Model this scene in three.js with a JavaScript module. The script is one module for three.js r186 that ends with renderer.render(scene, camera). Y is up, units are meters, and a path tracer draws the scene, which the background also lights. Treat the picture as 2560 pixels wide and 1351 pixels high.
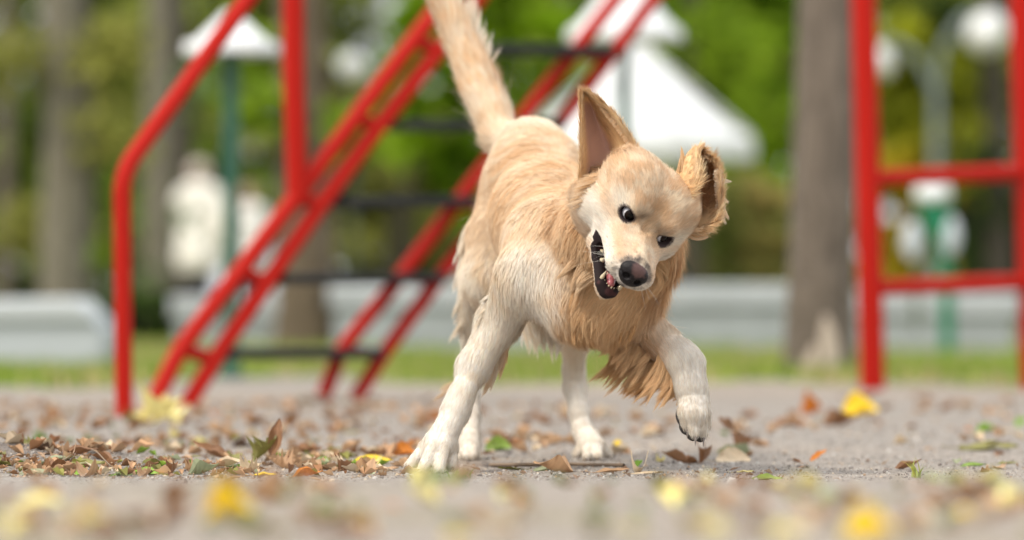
import * as THREE from 'three';
import { mergeGeometries } from 'three/addons/utils/BufferGeometryUtils.js';

// ---------------------------------------------------------------- camera, sky, sun, exposure
const scene = new THREE.Scene();
const FPX = 10000, PX0 = 1280, PY0 = 675.5, HORIZON = 769, EYE = 0.25;   // long lens, low to the ground
const camera = new THREE.PerspectiveCamera(2 * Math.atan(PY0 / FPX) * 180 / Math.PI, 2560 / 1351, 0.1, 900);
const PITCH = Math.atan((HORIZON - PY0) / FPX);
camera.position.set(0, EYE, 0);
camera.rotation.set(PITCH, 0, 0);
camera.focus = 5.86;
camera.userData.fStop = 2.5;

const renderer = new THREE.WebGLRenderer({ antialias: true });
renderer.toneMapping = THREE.LinearToneMapping;
renderer.toneMappingExposure = 2.0;
renderer.shadowMap.enabled = true;
{ // overcast sky: even, a little brighter overhead
  const w = 64, h = 32, d = new Float32Array(w * h * 4);
  for (let j = 0; j < h; j++) for (let i = 0; i < w; i++) {
    const s = Math.max(0, Math.sin(((j + 0.5) / h - 0.5) * Math.PI)), l = 0.52 + 0.44 * s, k = (j * w + i) * 4;
    d[k] = l * 0.985; d[k + 1] = l; d[k + 2] = l * 1.03; d[k + 3] = 1;
  }
  const t = new THREE.DataTexture(d, w, h, THREE.RGBAFormat, THREE.FloatType);
  t.mapping = THREE.EquirectangularReflectionMapping; t.magFilter = THREE.LinearFilter; t.needsUpdate = true;
  scene.background = t; scene.environment = t;
}
const sun = new THREE.DirectionalLight(0xfff4e4, 1.5);
sun.position.set(-7, 10.5, 0.5); sun.target.position.set(0, 0, -6);
sun.castShadow = true; sun.shadow.radius = 24;
Object.assign(sun.shadow.camera, { left: -14, right: 14, top: 14, bottom: -14, near: 0.5, far: 80 });
sun.shadow.mapSize.set(2048, 2048);
scene.add(sun, sun.target);

// ---------------------------------------------------------------- helpers
const V = (x, y, z) => new THREE.Vector3(x, y, z);
function rng(seed) { let s = seed >>> 0; return () => { s = (s + 0x6d2b79f5) | 0; let t = Math.imul(s ^ (s >>> 15), 1 | s); t = (t + Math.imul(t ^ (t >>> 7), 61 | t)) ^ t; return ((t ^ (t >>> 14)) >>> 0) / 4294967296; }; }
const mix = (a, b, t) => a + (b - a) * t, clamp = (x, a = 0, b = 1) => x < a ? a : x > b ? b : x;
const sstep = (a, b, x) => { const t = clamp((x - a) / (b - a)); return t * t * (3 - 2 * t); };
const mix3 = (a, b, t) => [mix(a[0], b[0], t), mix(a[1], b[1], t), mix(a[2], b[2], t)];
function hash3(x, y, z) { let h = Math.imul(x, 374761393) ^ Math.imul(y, 668265263) ^ Math.imul(z, 2147483647 ^ 0x5bd1e995); h = Math.imul(h ^ (h >>> 13), 1274126177); h ^= h >>> 16; h = Math.imul(h, 2246822519); return ((h ^ (h >>> 13)) >>> 0) / 4294967296; }
function noise(x, y, z) {
  const ix = Math.floor(x), iy = Math.floor(y), iz = Math.floor(z), f = (t) => t * t * (3 - 2 * t), u = f(x - ix), v = f(y - iy), w = f(z - iz), h = hash3;
  return mix(mix(mix(h(ix, iy, iz), h(ix + 1, iy, iz), u), mix(h(ix, iy + 1, iz), h(ix + 1, iy + 1, iz), u), v),
    mix(mix(h(ix, iy, iz + 1), h(ix + 1, iy, iz + 1), u), mix(h(ix, iy + 1, iz + 1), h(ix + 1, iy + 1, iz + 1), u), v), w) * 2 - 1;
}
const fbm = (x, y, z, o = 4) => { let s = 0, a = 1, t = 0; for (let i = 0; i < o; i++, a *= 0.5) { s += a * noise(x, y, z); t += a; x = x * 2.03 + 7.1; y = y * 2.03 - 3.7; z = z * 2.03 + 1.9; } return s / t; };
const lin = (r, g, b) => [r, g, b].map((c) => { c /= 255; return c <= 0.04045 ? c / 12.92 : Math.pow((c + 0.055) / 1.055, 2.4); });
// A point at distance D (metres along the level view axis) in the direction of a photo pixel.
function W(px, py, D) {
  const v = V((px - PX0) / FPX, -(py - PY0) / FPX, -1).applyAxisAngle(V(1, 0, 0), PITCH);
  return v.multiplyScalar(D / -v.z).add(camera.position);
}
const used = {};
function numbered(n) { used[n] = (used[n] ?? -1) + 1; return used[n] ? n + '_' + String(used[n]).padStart(3, '0') : n; }
function tag(o, label, category, group, kind) { o.userData.label = label; if (category) o.userData.category = category; if (group) o.userData.group = group; if (kind) o.userData.kind = kind; return o; }
function thing(name, label, category, group) { const o = new THREE.Group(); o.name = numbered(name); scene.add(o); return tag(o, label, category, group); }
function part(name, geo, mat, parent, label) { const m = new THREE.Mesh(geo, mat); m.name = name; m.castShadow = m.receiveShadow = true; if (label) m.userData.label = label; parent.add(m); return m; }
function std(rgb, rough = 0.6, more = {}) { const m = new THREE.MeshPhysicalMaterial({ roughness: rough, ...more }); m.color.setRGB(...rgb); return m; }
function tex(w, h, fn, srgb = false) {
  const d = new Uint8Array(w * h * 4);
  for (let j = 0; j < h; j++) for (let i = 0; i < w; i++) { const c = fn(i / w, j / h, i, j), k = (j * w + i) * 4; d[k] = clamp(c[0]) * 255; d[k + 1] = clamp(c[1]) * 255; d[k + 2] = clamp(c[2]) * 255; d[k + 3] = 255; }
  const t = new THREE.DataTexture(d, w, h); t.wrapS = t.wrapT = THREE.RepeatWrapping; t.magFilter = THREE.LinearFilter; if (srgb) t.colorSpace = THREE.SRGBColorSpace; t.needsUpdate = true; return t;
}
// noise that tiles over the unit square
const tnoise = (u, v, f, s) => { const a = (x, y) => hash3(((x % f) + f) % f, ((y % f) + f) % f, s), x = u * f, y = v * f, ix = Math.floor(x), iy = Math.floor(y), q = (t) => t * t * (3 - 2 * t), p = q(x - ix), r = q(y - iy); return mix(mix(a(ix, iy), a(ix + 1, iy), p), mix(a(ix, iy + 1), a(ix + 1, iy + 1), p), r); };
function pipe(points, r, seg = 12, round = 0.15) { // a tube through points, corners rounded over `round` of the shorter leg
  const path = new THREE.CurvePath();
  let a = points[0];
  for (let i = 1; i < points.length - 1; i++) {
    const p = points[i], l1 = p.distanceTo(a), l2 = p.distanceTo(points[i + 1]), l = Math.min(l1, l2) * round;
    const b = p.clone().lerp(a, l / l1), c = p.clone().lerp(points[i + 1], l / l2);
    path.add(new THREE.LineCurve3(a, b)); path.add(new THREE.QuadraticBezierCurve3(b, p, c)); a = c;
  }
  path.add(new THREE.LineCurve3(a, points[points.length - 1]));
  const g = new THREE.TubeGeometry(path, points.length > 2 ? 20 * points.length : 2, r, seg, false);
  const caps = [0, 1].map((t) => { const c = new THREE.SphereGeometry(r, seg, 8), p = path.getPointAt(t); return c.translate(p.x, p.y, p.z); });
  return mergeGeometries([g, ...caps]);
}
function pumpGeo() { return { pos: [], nor: [], col: [], idx: [] }; }
function build(b) {
  { // wind every face to its normals
    const P = b.pos, N = b.nor, I = b.idx;
    for (let t = 0; t < I.length; t += 3) {
      const a = I[t] * 3, c = I[t + 1] * 3, d = I[t + 2] * 3, ux = P[c] - P[a], uy = P[c + 1] - P[a + 1], uz = P[c + 2] - P[a + 2], vx = P[d] - P[a], vy = P[d + 1] - P[a + 1], vz = P[d + 2] - P[a + 2];
      if ((uy * vz - uz * vy) * (N[a] + N[c] + N[d]) + (uz * vx - ux * vz) * (N[a + 1] + N[c + 1] + N[d + 1]) + (ux * vy - uy * vx) * (N[a + 2] + N[c + 2] + N[d + 2]) < 0) { const q = I[t + 1]; I[t + 1] = I[t + 2]; I[t + 2] = q; }
    }
  }
  const g = new THREE.BufferGeometry();
  g.setAttribute('position', new THREE.BufferAttribute(b.pos instanceof Float32Array ? b.pos : new Float32Array(b.pos), 3));
  g.setAttribute('normal', new THREE.BufferAttribute(b.nor instanceof Float32Array ? b.nor : new Float32Array(b.nor), 3));
  if (b.col) g.setAttribute('color', new THREE.BufferAttribute(b.col instanceof Float32Array ? b.col : new Float32Array(b.col), 3));
  g.setIndex(new THREE.BufferAttribute(b.idx instanceof Uint32Array ? b.idx : new Uint32Array(b.idx), 1));
  return g;
}
const smin = (a, b, k) => { const h = Math.max(k - Math.abs(a - b), 0) / k; return Math.min(a, b) - h * h * k * 0.25; };
const smax = (a, b, k) => -smin(-a, -b, k);
function coneD(x, y, z, c) { // tapered capsule: c = [ax,ay,az, bx,by,bz, ra, rb]
  const dx = c[3] - c[0], dy = c[4] - c[1], dz = c[5] - c[2], px = x - c[0], py = y - c[1], pz = z - c[2], l = dx * dx + dy * dy + dz * dz;
  let t = l > 0 ? (px * dx + py * dy + pz * dz) / l : 0; t = t < 0 ? 0 : t > 1 ? 1 : t;
  const ex = px - dx * t, ey = py - dy * t, ez = pz - dz * t;
  return Math.sqrt(ex * ex + ey * ey + ez * ez) - (c[6] + (c[7] - c[6]) * t);
}
const ellD = (x, y, z, a, b, c) => { const k0 = Math.hypot(x / a, y / b, z / c), k1 = Math.hypot(x / (a * a), y / (b * b), z / (c * c)); return k1 > 1e-9 ? k0 * (k0 - 1) / k1 : -Math.min(a, b, c); };
// Mesh of a distance field by surface nets; vertices are then moved onto the surface.
function surfaceNets(f, lo, hi, h, margin = 0.03) {
  const B = 4, n = [0, 1, 2].map((i) => Math.ceil((hi[i] - lo[i]) / h / B) * B + 1), [nx, ny, nz] = n, val = new Float32Array(nx * ny * nz), at = (i, j, k) => (k * ny + j) * nx + i;
  for (let k = 0; k < nz; k += B) for (let j = 0; j < ny; j += B) for (let i = 0; i < nx; i += B) {
    const c = f(lo[0] + (i + 1.5) * h, lo[1] + (j + 1.5) * h, lo[2] + (k + 1.5) * h), near = Math.abs(c) < B * h * 1.8 + margin;
    for (let z = k; z < Math.min(k + B, nz); z++) for (let y = j; y < Math.min(j + B, ny); y++) for (let x = i; x < Math.min(i + B, nx); x++)
      val[at(x, y, z)] = near ? f(lo[0] + x * h, lo[1] + y * h, lo[2] + z * h) : c;
  }
  const id = new Int32Array(nx * ny * nz).fill(-1), pos = [], idx = [], E = [[0, 1], [2, 3], [4, 5], [6, 7], [0, 2], [1, 3], [4, 6], [5, 7], [0, 4], [1, 5], [2, 6], [3, 7]], q = new Float32Array(8);
  for (let k = 0; k < nz - 1; k++) for (let j = 0; j < ny - 1; j++) for (let i = 0; i < nx - 1; i++) {
    let m = 0;
    for (let c = 0; c < 8; c++) { q[c] = val[at(i + (c & 1), j + ((c >> 1) & 1), k + (c >> 2))]; if (q[c] < 0) m |= 1 << c; }
    if (m === 0 || m === 255) continue;
    let sx = 0, sy = 0, sz = 0, s = 0;
    for (const [a, b] of E) if ((q[a] < 0) !== (q[b] < 0)) { const t = q[a] / (q[a] - q[b]); sx += mix(a & 1, b & 1, t); sy += mix((a >> 1) & 1, (b >> 1) & 1, t); sz += mix(a >> 2, b >> 2, t); s++; }
    id[at(i, j, k)] = pos.length / 3;
    pos.push(lo[0] + (i + sx / s) * h, lo[1] + (j + sy / s) * h, lo[2] + (k + sz / s) * h);
  }
  const quad = (a, b, c, d, flip) => { if (a < 0 || b < 0 || c < 0 || d < 0) return; flip ? idx.push(a, c, b, a, d, c) : idx.push(a, b, c, a, c, d); };
  for (let k = 1; k < nz - 1; k++) for (let j = 1; j < ny - 1; j++) for (let i = 1; i < nx - 1; i++) {
    const s = val[at(i, j, k)] < 0;
    if (s !== val[at(i + 1, j, k)] < 0) quad(id[at(i, j - 1, k - 1)], id[at(i, j, k - 1)], id[at(i, j, k)], id[at(i, j - 1, k)], !s);
    if (s !== val[at(i, j + 1, k)] < 0) quad(id[at(i - 1, j, k - 1)], id[at(i - 1, j, k)], id[at(i, j, k)], id[at(i, j, k - 1)], !s);
    if (s !== val[at(i, j, k + 1)] < 0) quad(id[at(i - 1, j - 1, k)], id[at(i, j - 1, k)], id[at(i, j, k)], id[at(i - 1, j, k)], !s);
  }
  const P = new Float32Array(pos), N = new Float32Array(pos.length), e = h * 0.35;
  for (let v = 0; v < P.length; v += 3) {
    for (let it = 0; it < 3; it++) {
      const x = P[v], y = P[v + 1], z = P[v + 2];
      let gx = f(x + e, y, z) - f(x - e, y, z), gy = f(x, y + e, z) - f(x, y - e, z), gz = f(x, y, z + e) - f(x, y, z - e);
      const l = Math.hypot(gx, gy, gz) || 1; gx /= l; gy /= l; gz /= l;
      N[v] = gx; N[v + 1] = gy; N[v + 2] = gz;
      if (it < 2) { const d = clamp(f(x, y, z), -h * 0.6, h * 0.6) * 0.8; P[v] -= gx * d; P[v + 1] -= gy * d; P[v + 2] -= gz * d; }
    }
  }
  return { pos: P, nor: N, idx: new Uint32Array(idx) };
}
function paint(b, fn) { b.col = new Float32Array(b.pos.length); for (let i = 0; i < b.pos.length; i += 3) { const c = fn(b.pos[i], b.pos[i + 1], b.pos[i + 2], b.nor[i], b.nor[i + 1], b.nor[i + 2]); b.col[i] = c[0]; b.col[i + 1] = c[1]; b.col[i + 2] = c[2]; } return b; }

// ---------------------------------------------------------------- ground
function gh(x, z) { // height of the ground: the dog stands in a shallow dip behind a low crest
  const D = -z, t = clamp((5.72 - D) / 1.45), near = 0.064 * Math.pow(t, 1.7) * (t < 1 ? 1 : 1) + 0.006 * clamp((4.27 - D) / 1.3);
  const hump = 0.034 * Math.exp(-(((x + 0.80) / 0.24) ** 2) - (((D - 6.25) / 0.35) ** 2));
  const slow = 0.006 * noise(x * 1.7, 3, z * 1.1) * sstep(1.5, 3, D) * (D < 5.6 ? 0.6 : 1), fine = D < 14 && D > 2 ? 0.0045 * fbm(x * 22, 1.5, z * 22, 3) + 0.002 * noise(x * 75, 4, z * 75) : 0;
  const far = 0.03 * fbm(x * 0.3, 9, z * 0.3, 2) * sstep(13, 22, D);
  return near + hump + slow + fine + far;
}
const verge = (x, z) => -z + 3.2 * fbm(x * 1.3, 2, z * 0.3, 3) - 13; // above 0 the grass begins
function onGround(px, py) { // where the ray through a photo pixel meets the ground
  const a = camera.position, d = W(px, py, 1).sub(a);
  let t0 = 0, t1 = 0;
  for (let t = 2; t < 120; t *= 1.004) { const p = a.clone().addScaledVector(d, t); if (p.y < gh(p.x, p.z)) { t1 = t; break; } t0 = t; }
  for (let i = 0; i < 20; i++) { const t = (t0 + t1) / 2, p = a.clone().addScaledVector(d, t); if (p.y < gh(p.x, p.z)) t1 = t; else t0 = t; }
  return a.clone().addScaledVector(d, t1 || 60);
}
{
  const xs = [], zs = [];
  for (let x = 0; x < 400; x += x < 1.15 ? 0.011 : Math.max(0.03, (x - 1) * 0.16)) xs.push(x);
  const X = [...xs.slice(1).reverse().map((x) => -x), ...xs];
  for (let D = -60; D < 500; D += D < 1.5 ? Math.max(0.25, (1.5 - D) * 0.2) : D < 4.4 ? 0.035 : D < 8 ? 0.012 : D < 13 ? 0.05 : Math.max(0.12, (D - 12) * 0.12)) zs.push(-D);
  const b = pumpGeo(), nx = X.length, uv = [];
  for (const z of zs) for (const x of X) {
    const D = -z, e = 0.01;
    b.pos.push(x, gh(x, z), z);
    const n = V(gh(x - e, z) - gh(x + e, z), 2 * e, gh(x, z - e) - gh(x, z + e)).normalize(); b.nor.push(n.x, n.y, n.z);
    uv.push(x / 0.6, z / 0.6);
    const g = sstep(-0.3, 0.9, verge(x, z)), s = 0.5 + 0.5 * fbm(x * 3.1, 4, z * 3.1, 3), w = 0.5 + 0.5 * fbm(x * 0.9 + 4, 8, z * 0.6, 3);
    let c = mix3([0.40, 0.365, 0.33], [0.33, 0.31, 0.29], s); c = mix3(c, [0.45, 0.39, 0.335], sstep(0.45, 0.8, w));
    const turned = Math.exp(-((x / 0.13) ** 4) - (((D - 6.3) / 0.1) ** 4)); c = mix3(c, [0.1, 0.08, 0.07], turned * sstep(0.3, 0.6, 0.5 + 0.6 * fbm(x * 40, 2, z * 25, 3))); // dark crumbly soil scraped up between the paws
    const soil = Math.exp(-(((x + 0.80) / 0.2) ** 2) - (((D - 6.2) / 0.3) ** 2)); c = mix3(c, [0.17, 0.14, 0.125], soil * 0.75 * (0.6 + 0.8 * s));
    c = mix3(c, mix3([0.33, 0.33, 0.2], [0.36, 0.3, 0.22], w), sstep(0.5, 0.72, 0.5 + 0.5 * fbm(x * 5 + 2, 6, z * 2.6, 3)) * 0.7 * sstep(4.75, 4.4, D)); // thin moss and trodden leaf mould on the near crest
    c = mix3(c, mix3([0.16, 0.21, 0.05], [0.3, 0.28, 0.12], s), g);
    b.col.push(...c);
  }
  for (let j = 0; j < zs.length - 1; j++) for (let i = 0; i < nx - 1; i++) { const a = j * nx + i; b.idx.push(a, a + 1, a + nx + 1, a, a + nx + 1, a + nx); }
  const g = build(b); g.setAttribute('uv', new THREE.BufferAttribute(new Float32Array(uv), 2));
  const r = rng(3), spots = Array.from({ length: 1500 }, () => [r(), r(), 0.0012 + r() * r() * 0.005, r()]);
  const S = 1024, rgb = new Float32Array(S * S), hgt = new Float32Array(S * S);
  for (let j = 0; j < S; j++) for (let i = 0; i < S; i++) {
    const u = i / S, v = j / S, k = j * S + i;
    const a = tnoise(u, v, 12, 1) * 0.3 + tnoise(u, v, 40, 2) * 0.3 + tnoise(u, v, 130, 3) * 0.5 + tnoise(u, v, 300, 4) * 0.7;
    rgb[k] = 0.72 + 0.42 * (a / 1.8 - 0.5) * 2; hgt[k] = a / 1.8;
  }
  for (const [x, y, s, t] of spots) { const R = Math.ceil(s * S); for (let j = -R; j <= R; j++) for (let i = -R; i <= R; i++) if (i * i + j * j < R * R) { const k = ((Math.floor(y * S) + j + S) % S) * S + (Math.floor(x * S) + i + S) % S; rgb[k] = t < 0.55 ? 0.3 + 0.3 * t : 0.75 + 0.25 * t; hgt[k] = Math.min(1, hgt[k] + 0.4); } }
  const map = tex(S, S, (u, v, i, j) => { const c = rgb[j * S + i]; return [c, c * 0.985, c * 0.97]; }), bump = tex(S, S, (u, v, i, j) => { const c = hgt[j * S + i]; return [c, c, c]; });
  const m = new THREE.MeshStandardMaterial({ map, bumpMap: bump, bumpScale: 0.009, roughness: 0.95, vertexColors: true }); m.color.setRGB(1.12, 1.09, 1.05);
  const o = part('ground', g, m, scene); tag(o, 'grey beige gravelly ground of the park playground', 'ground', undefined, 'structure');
}

// ---------------------------------------------------------------- grass verge
function instanced(name, geo, mat, items, parent) { // items: [position, quaternion, scale(Vector3), rgb]
  const m = new THREE.InstancedMesh(geo, mat, items.length), M = new THREE.Matrix4(), C = new THREE.Color();
  items.forEach(([p, q, s, c], i) => { m.setMatrixAt(i, M.compose(p, q, s)); m.setColorAt(i, C.setRGB(...c)); });
  m.name = name; m.castShadow = m.receiveShadow = true; parent.add(m); return m;
}
const quat = (x, y, z) => new THREE.Quaternion().setFromEuler(new THREE.Euler(x, y, z, 'YXZ'));
const sheet = (rough = 0.9, t = 0.4) => std([1, 1, 1], rough, { transmission: t, thickness: 0, side: THREE.DoubleSide, specularIntensity: 0.08 });
const leafSheet = sheet(1, 0.45);
{
  const g = build({ pos: [-0.5, 0, 0, 0.5, 0, 0, -0.32, 0.6, 0.12, 0.32, 0.6, 0.12, 0, 1, 0.4], nor: [0, 0.5, 1, 0, 0.5, 1, 0, 0.6, 1, 0, 0.6, 1, 0, 0.8, 1], idx: [0, 1, 3, 0, 3, 2, 2, 3, 4] });
  const r = rng(11), items = [];
  for (let i = 0; i < 46000; i++) {
    const D = 11.5 + 14 * Math.pow(r(), 1.2), x = (r() - 0.5) * (D * 0.29 + 1.2), z = -D;
    const patch = fbm(x * 0.9, 5, z * 0.5, 3); if (verge(x, z) < 1.2 * r() - 0.3) continue;
    if (patch < -0.2 + 0.5 * r() - 0.3 * sstep(13, 15, D)) continue;
    const tall = 0.025 + 0.04 * r() + 0.05 * Math.max(0, patch), dry = r() + 0.9 * Math.max(0, fbm(x * 1.6 + 5, 1, z * 0.7, 2));
    items.push([V(x, gh(x, z) - 0.004, z), quat((r() - 0.5) * 0.7, r() * 6.28, (r() - 0.5) * 0.7), V(0.009 + 0.007 * r(), tall, tall), dry < 0.88 ? mix3([0.2, 0.33, 0.04], [0.38, 0.47, 0.09], r()) : mix3([0.5, 0.45, 0.18], [0.58, 0.48, 0.28], r())]);
  }
  tag(instanced('grass', g, leafSheet, items, scene), 'short green and straw coloured grass of the verge behind the playground', 'grass', undefined, 'stuff');
}
// ---------------------------------------------------------------- trees, bushes, far wood
const barkTex = {};
{
  const S = 512, f = (u, v) => { const w = tnoise(u, v, 8, 21), s = tnoise(u + 0.06 * w, v * 0.18 + 0, 34, 22), c = tnoise(u, v, 60, 23), l = tnoise(u + 0.03 * w, v, 12, 24); return s * 0.5 + c * 0.2 + l * 0.3; };
  barkTex.map = tex(S, S, (u, v) => { const a = 0.45 + 0.75 * f(u, v); return [a, a * 0.98, a * 0.95]; });
  barkTex.bump = tex(S, S, (u, v) => { const a = f(u, v); return [a, a, a]; });
}
function barkMat(rgb) { const m = new THREE.MeshStandardMaterial({ map: barkTex.map, bumpMap: barkTex.bump, bumpScale: 0.02, roughness: 0.95 }); m.color.setRGB(...rgb); return m; }
const bark = { grey: barkMat([0.17, 0.14, 0.112]), brown: barkMat([0.15, 0.115, 0.075]), dark: barkMat([0.07, 0.06, 0.045]), olive: barkMat([0.2, 0.185, 0.14]) };
function limb(a, b, ra, rb, seed, flare = 0, seg = 16, rings = 14, sag = 0.05) { // tapered crooked tube, uv in metres
  const n = rings, d = b.clone().sub(a), L = d.length(), side = V(d.z + 0.3, 0.1, -d.x + 0.2).cross(d).normalize(), up = side.clone().cross(d).normalize(), P = [], N = [], U = [], I = [];
  for (let i = 0; i <= n; i++) {
    const t = i / n, c = a.clone().addScaledVector(d, t).addScaledVector(side, sag * L * noise(t * 3 + seed, 1, seed) * Math.sin(Math.PI * t)).addScaledVector(up, sag * L * noise(t * 3, seed, 5) * Math.sin(Math.PI * t));
    const r0 = mix(ra, rb, Math.pow(t, 0.8)) * (1 + flare * Math.exp(-t * L / 0.16));
    for (let j = 0; j <= seg; j++) {
      const h = j / seg * Math.PI * 2, cx = Math.cos(h), sy = Math.sin(h), lob = flare * 0.28 * Math.exp(-t * L / 0.28) * Math.cos(h * 4 + seed), r = r0 * (1 + 0.08 * noise(cx * 1.5 + seed, sy * 1.5, t * L * 1.2) + lob);
      const o = side.clone().multiplyScalar(cx).addScaledVector(up, sy), p = c.clone().addScaledVector(o, r);
      P.push(p.x, p.y, p.z); N.push(o.x, o.y, o.z); U.push(j / seg * Math.max(1, Math.round(ra * 6.28)), t * L);
    }
  }
  for (let i = 0; i < n; i++) for (let j = 0; j < seg; j++) { const q = i * (seg + 1) + j; I.push(q, q + 1, q + seg + 2, q, q + seg + 2, q + seg + 1); }
  const g = build({ pos: P, nor: N, idx: I }); g.setAttribute('uv', new THREE.BufferAttribute(new Float32Array(U), 2)); return g;
}
const leafUnit = build({ pos: [0, 0, 0, 0.35, 0.5, 0.08, 0, 1, -0.06, -0.35, 0.5, 0.08, 0, 0.5, -0.03], nor: [0, 0, 1, 0.2, 0, 1, 0, 0, 1, -0.2, 0, 1, 0, 0, 1], idx: [0, 1, 4, 1, 2, 4, 2, 3, 4, 3, 0, 4] });
const shade = (c, f) => [c[0] * f, c[1] * f, c[2] * f];
function foliage(r, clumps, count, size, pal) { // leaves gathered round clump centres
  const items = [];
  for (let i = 0; i < count; i++) {
    const c = clumps[Math.floor(r() * clumps.length)], u = r() * 6.283, w = Math.acos(2 * r() - 1), d = Math.pow(r(), 0.45);
    const p = V(c[0] + c[3] * d * Math.sin(w) * Math.cos(u), c[1] + c[4] * d * Math.cos(w), c[2] + c[3] * d * Math.sin(w) * Math.sin(u));
    const s = size * (0.6 + 0.8 * r()), k = clamp(c[5] + (r() - 0.5) * 0.5);
    items.push([p, quat(r() * 6.28, r() * 6.28, r() * 6.28), V(s, s, s), shade(mix3(pal[0], pal[1], k), 0.8 + 0.4 * r())]);
  }
  return items;
}
const GREEN = [[0.09, 0.17, 0.018], [0.32, 0.46, 0.03]], OLIVE = [[0.11, 0.12, 0.025], [0.38, 0.38, 0.09]], YELL = [[0.28, 0.27, 0.015], [0.7, 0.55, 0.04]], DARK = [[0.025, 0.045, 0.012], [0.08, 0.13, 0.03]], BLUEG = [[0.09, 0.15, 0.06], [0.26, 0.37, 0.14]];
function tree(label, px, D, rpx, mat, opt = {}) {
  const g = thing('tree', label, 'tree', opt.group), x = (px - PX0) / FPX * D, y = gh(x, -D), r = rng(px * 7 + 3), R = rpx / FPX * D, H = opt.h ?? 7;
  g.position.set(x, y - 0.02, -D);
  const top = V((opt.lean ?? 0) * H, H, 0), tr = [limb(V(0, -0.05, 0), top, R, R * 0.62, px, opt.flare ?? 0.35, 24, 40, 0.012)], clumps = [];
  for (let i = 0; i < 6; i++) {
    const a = r() * 6.28, y0 = H * (0.62 + 0.36 * r()), s = top.clone().multiplyScalar(y0 / H), e = s.clone().add(V(Math.cos(a) * (1.2 + r() * 1.6), 0.8 + r() * 1.6, Math.sin(a) * (1.2 + r() * 1.6)));
    tr.push(limb(s, e, R * 0.38, R * 0.12, px + i * 3, 0, 8, 8));
    for (let k = 0; k < 5; k++) clumps.push([e.x + (r() - 0.5) * 1.8, e.y + (r() - 0.3) * 1.6, e.z + (r() - 0.5) * 1.8, 0.4 + 0.4 * r(), 0.35 + 0.3 * r(), r()]);
  }
  const tk = part('trunk', mergeGeometries(tr), mat, g);
  if (opt.patch) { // bare pale wood where a root fork has lost its bark
    const q = pumpGeo(), n = 10; // thin lens-shaped scars that follow the trunk
    for (const [cx, cy, w, h, tilt] of opt.patch) {
      const b0 = q.pos.length / 3;
      for (let i = 0; i <= n; i++) for (let j = 0; j <= 6; j++) {
        const v = i / n, u = (j / 6 - 0.5) * 2 * Math.pow(Math.sin(Math.PI * clamp(v, 0.02, 0.98)), 0.7), yy = cy + (v - 0.5) * h, xx = cx + u * w * 0.5 + (v - 0.5) * tilt;
        const rr = mix(R, R * 0.62, Math.pow(Math.max(0, yy) / H, 0.8)) * (1 + (opt.flare ?? 0.35) * Math.exp(-yy / 0.16)) * 1.1 + 0.012 * (1 - u * u), an = clamp(xx / rr, -0.99, 0.99);
        q.pos.push(an * rr, yy, Math.sqrt(1 - an * an) * rr); q.nor.push(an, 0, Math.sqrt(1 - an * an));
      }
      for (let i = 0; i < n; i++) for (let j = 0; j < 6; j++) { const a = b0 + i * 7 + j; q.idx.push(a, a + 1, a + 8, a, a + 8, a + 7); }
    }
    q.col = null; part('bare_wood', build(q), std([0.5, 0.42, 0.34], 0.9), tk, 'pale bare wood where the bark is gone');
  }
  for (const c of opt.low ?? []) clumps.push([(c[0] - px) / FPX * D, (HORIZON - c[1]) / FPX * D + EYE - y, (r() - 0.5) * 0.8, c[2] / FPX * D, c[2] * 0.8 / FPX * D, c[3] ?? r()]);
  instanced('crown', leafUnit, leafSheet, foliage(r, clumps, opt.leaves ?? 2600, opt.leaf ?? 0.13, opt.pal ?? GREEN), g).userData.kind = 'stuff';
  return g;
}
const behind = 'trees behind the playground';
tree('stout grey brown tree trunk with bare pale root fork beside the red ladder', 2043, 13.9, 84, bark.grey, { h: 6.5, lean: -0.012, flare: 0.16, patch: [[0.035, 0.12, 0.07, 0.24, -0.03], [-0.035, 0.06, 0.05, 0.16, 0.03]] });
tree('brown tree trunk rising behind the red climbing stairs, its bark dark and rough', 770, 21.5, 72, bark.brown, { h: 8, leaves: 2200, low: [[660, 260, 70, 0.5], [900, 330, 80, 0.7], [640, 100, 90, 0.6]] });
tree('wide grey brown tree trunk beyond the pale block end wall', 150, 30, 62, bark.olive, { h: 9, lean: 0.004, pal: OLIVE, leaves: 4200, low: [[30, 150, 110, 0.6], [60, 560, 100, 0.7], [280, 330, 120, 0.6], [280, 120, 110, 0.9]] });
tree('slim dark tree trunk close beside the wide grey brown trunk', 215, 34, 30, bark.dark, { h: 9, pal: GREEN, leaves: 2600, low: [[330, 480, 110, 0.4], [200, 640, 70, 0.3]] });
tree('grey tree trunk standing behind the bent red handrail', 395, 33, 40, bark.olive, { h: 9, pal: BLUEG, leaves: 1500, low: [[480, 230, 120, 0.6], [400, 560, 90, 0.5], [330, 700, 80, 0.6]] });
tree('dark trunk between the handrail and the people in pale coats', 465, 42, 34, bark.dark, { h: 10, pal: OLIVE, leaves: 1400, low: [[560, 300, 120, 0.6], [640, 330, 90, 0.8]] });
tree('pale slender tree trunk far behind at the wood edge', 4, 46, 22, bark.grey, { h: 10, leaves: 1500 });
tree('thin dark trunk seen between the stair treads', 1005, 44, 30, bark.dark, { h: 10, pal: OLIVE, leaves: 3000, low: [[940, 420, 110, 0.6], [1080, 560, 100, 0.4], [900, 600, 80, 0.9]] });
tree('dark tree trunk beyond the low wall under the white canopy', 1735, 36, 28, bark.dark, { h: 8, pal: GREEN, leaves: 4200, low: [[1830, 130, 130, 0.9], [1890, 280, 90, 0.9], [1780, 60, 110, 0.6]] });
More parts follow.
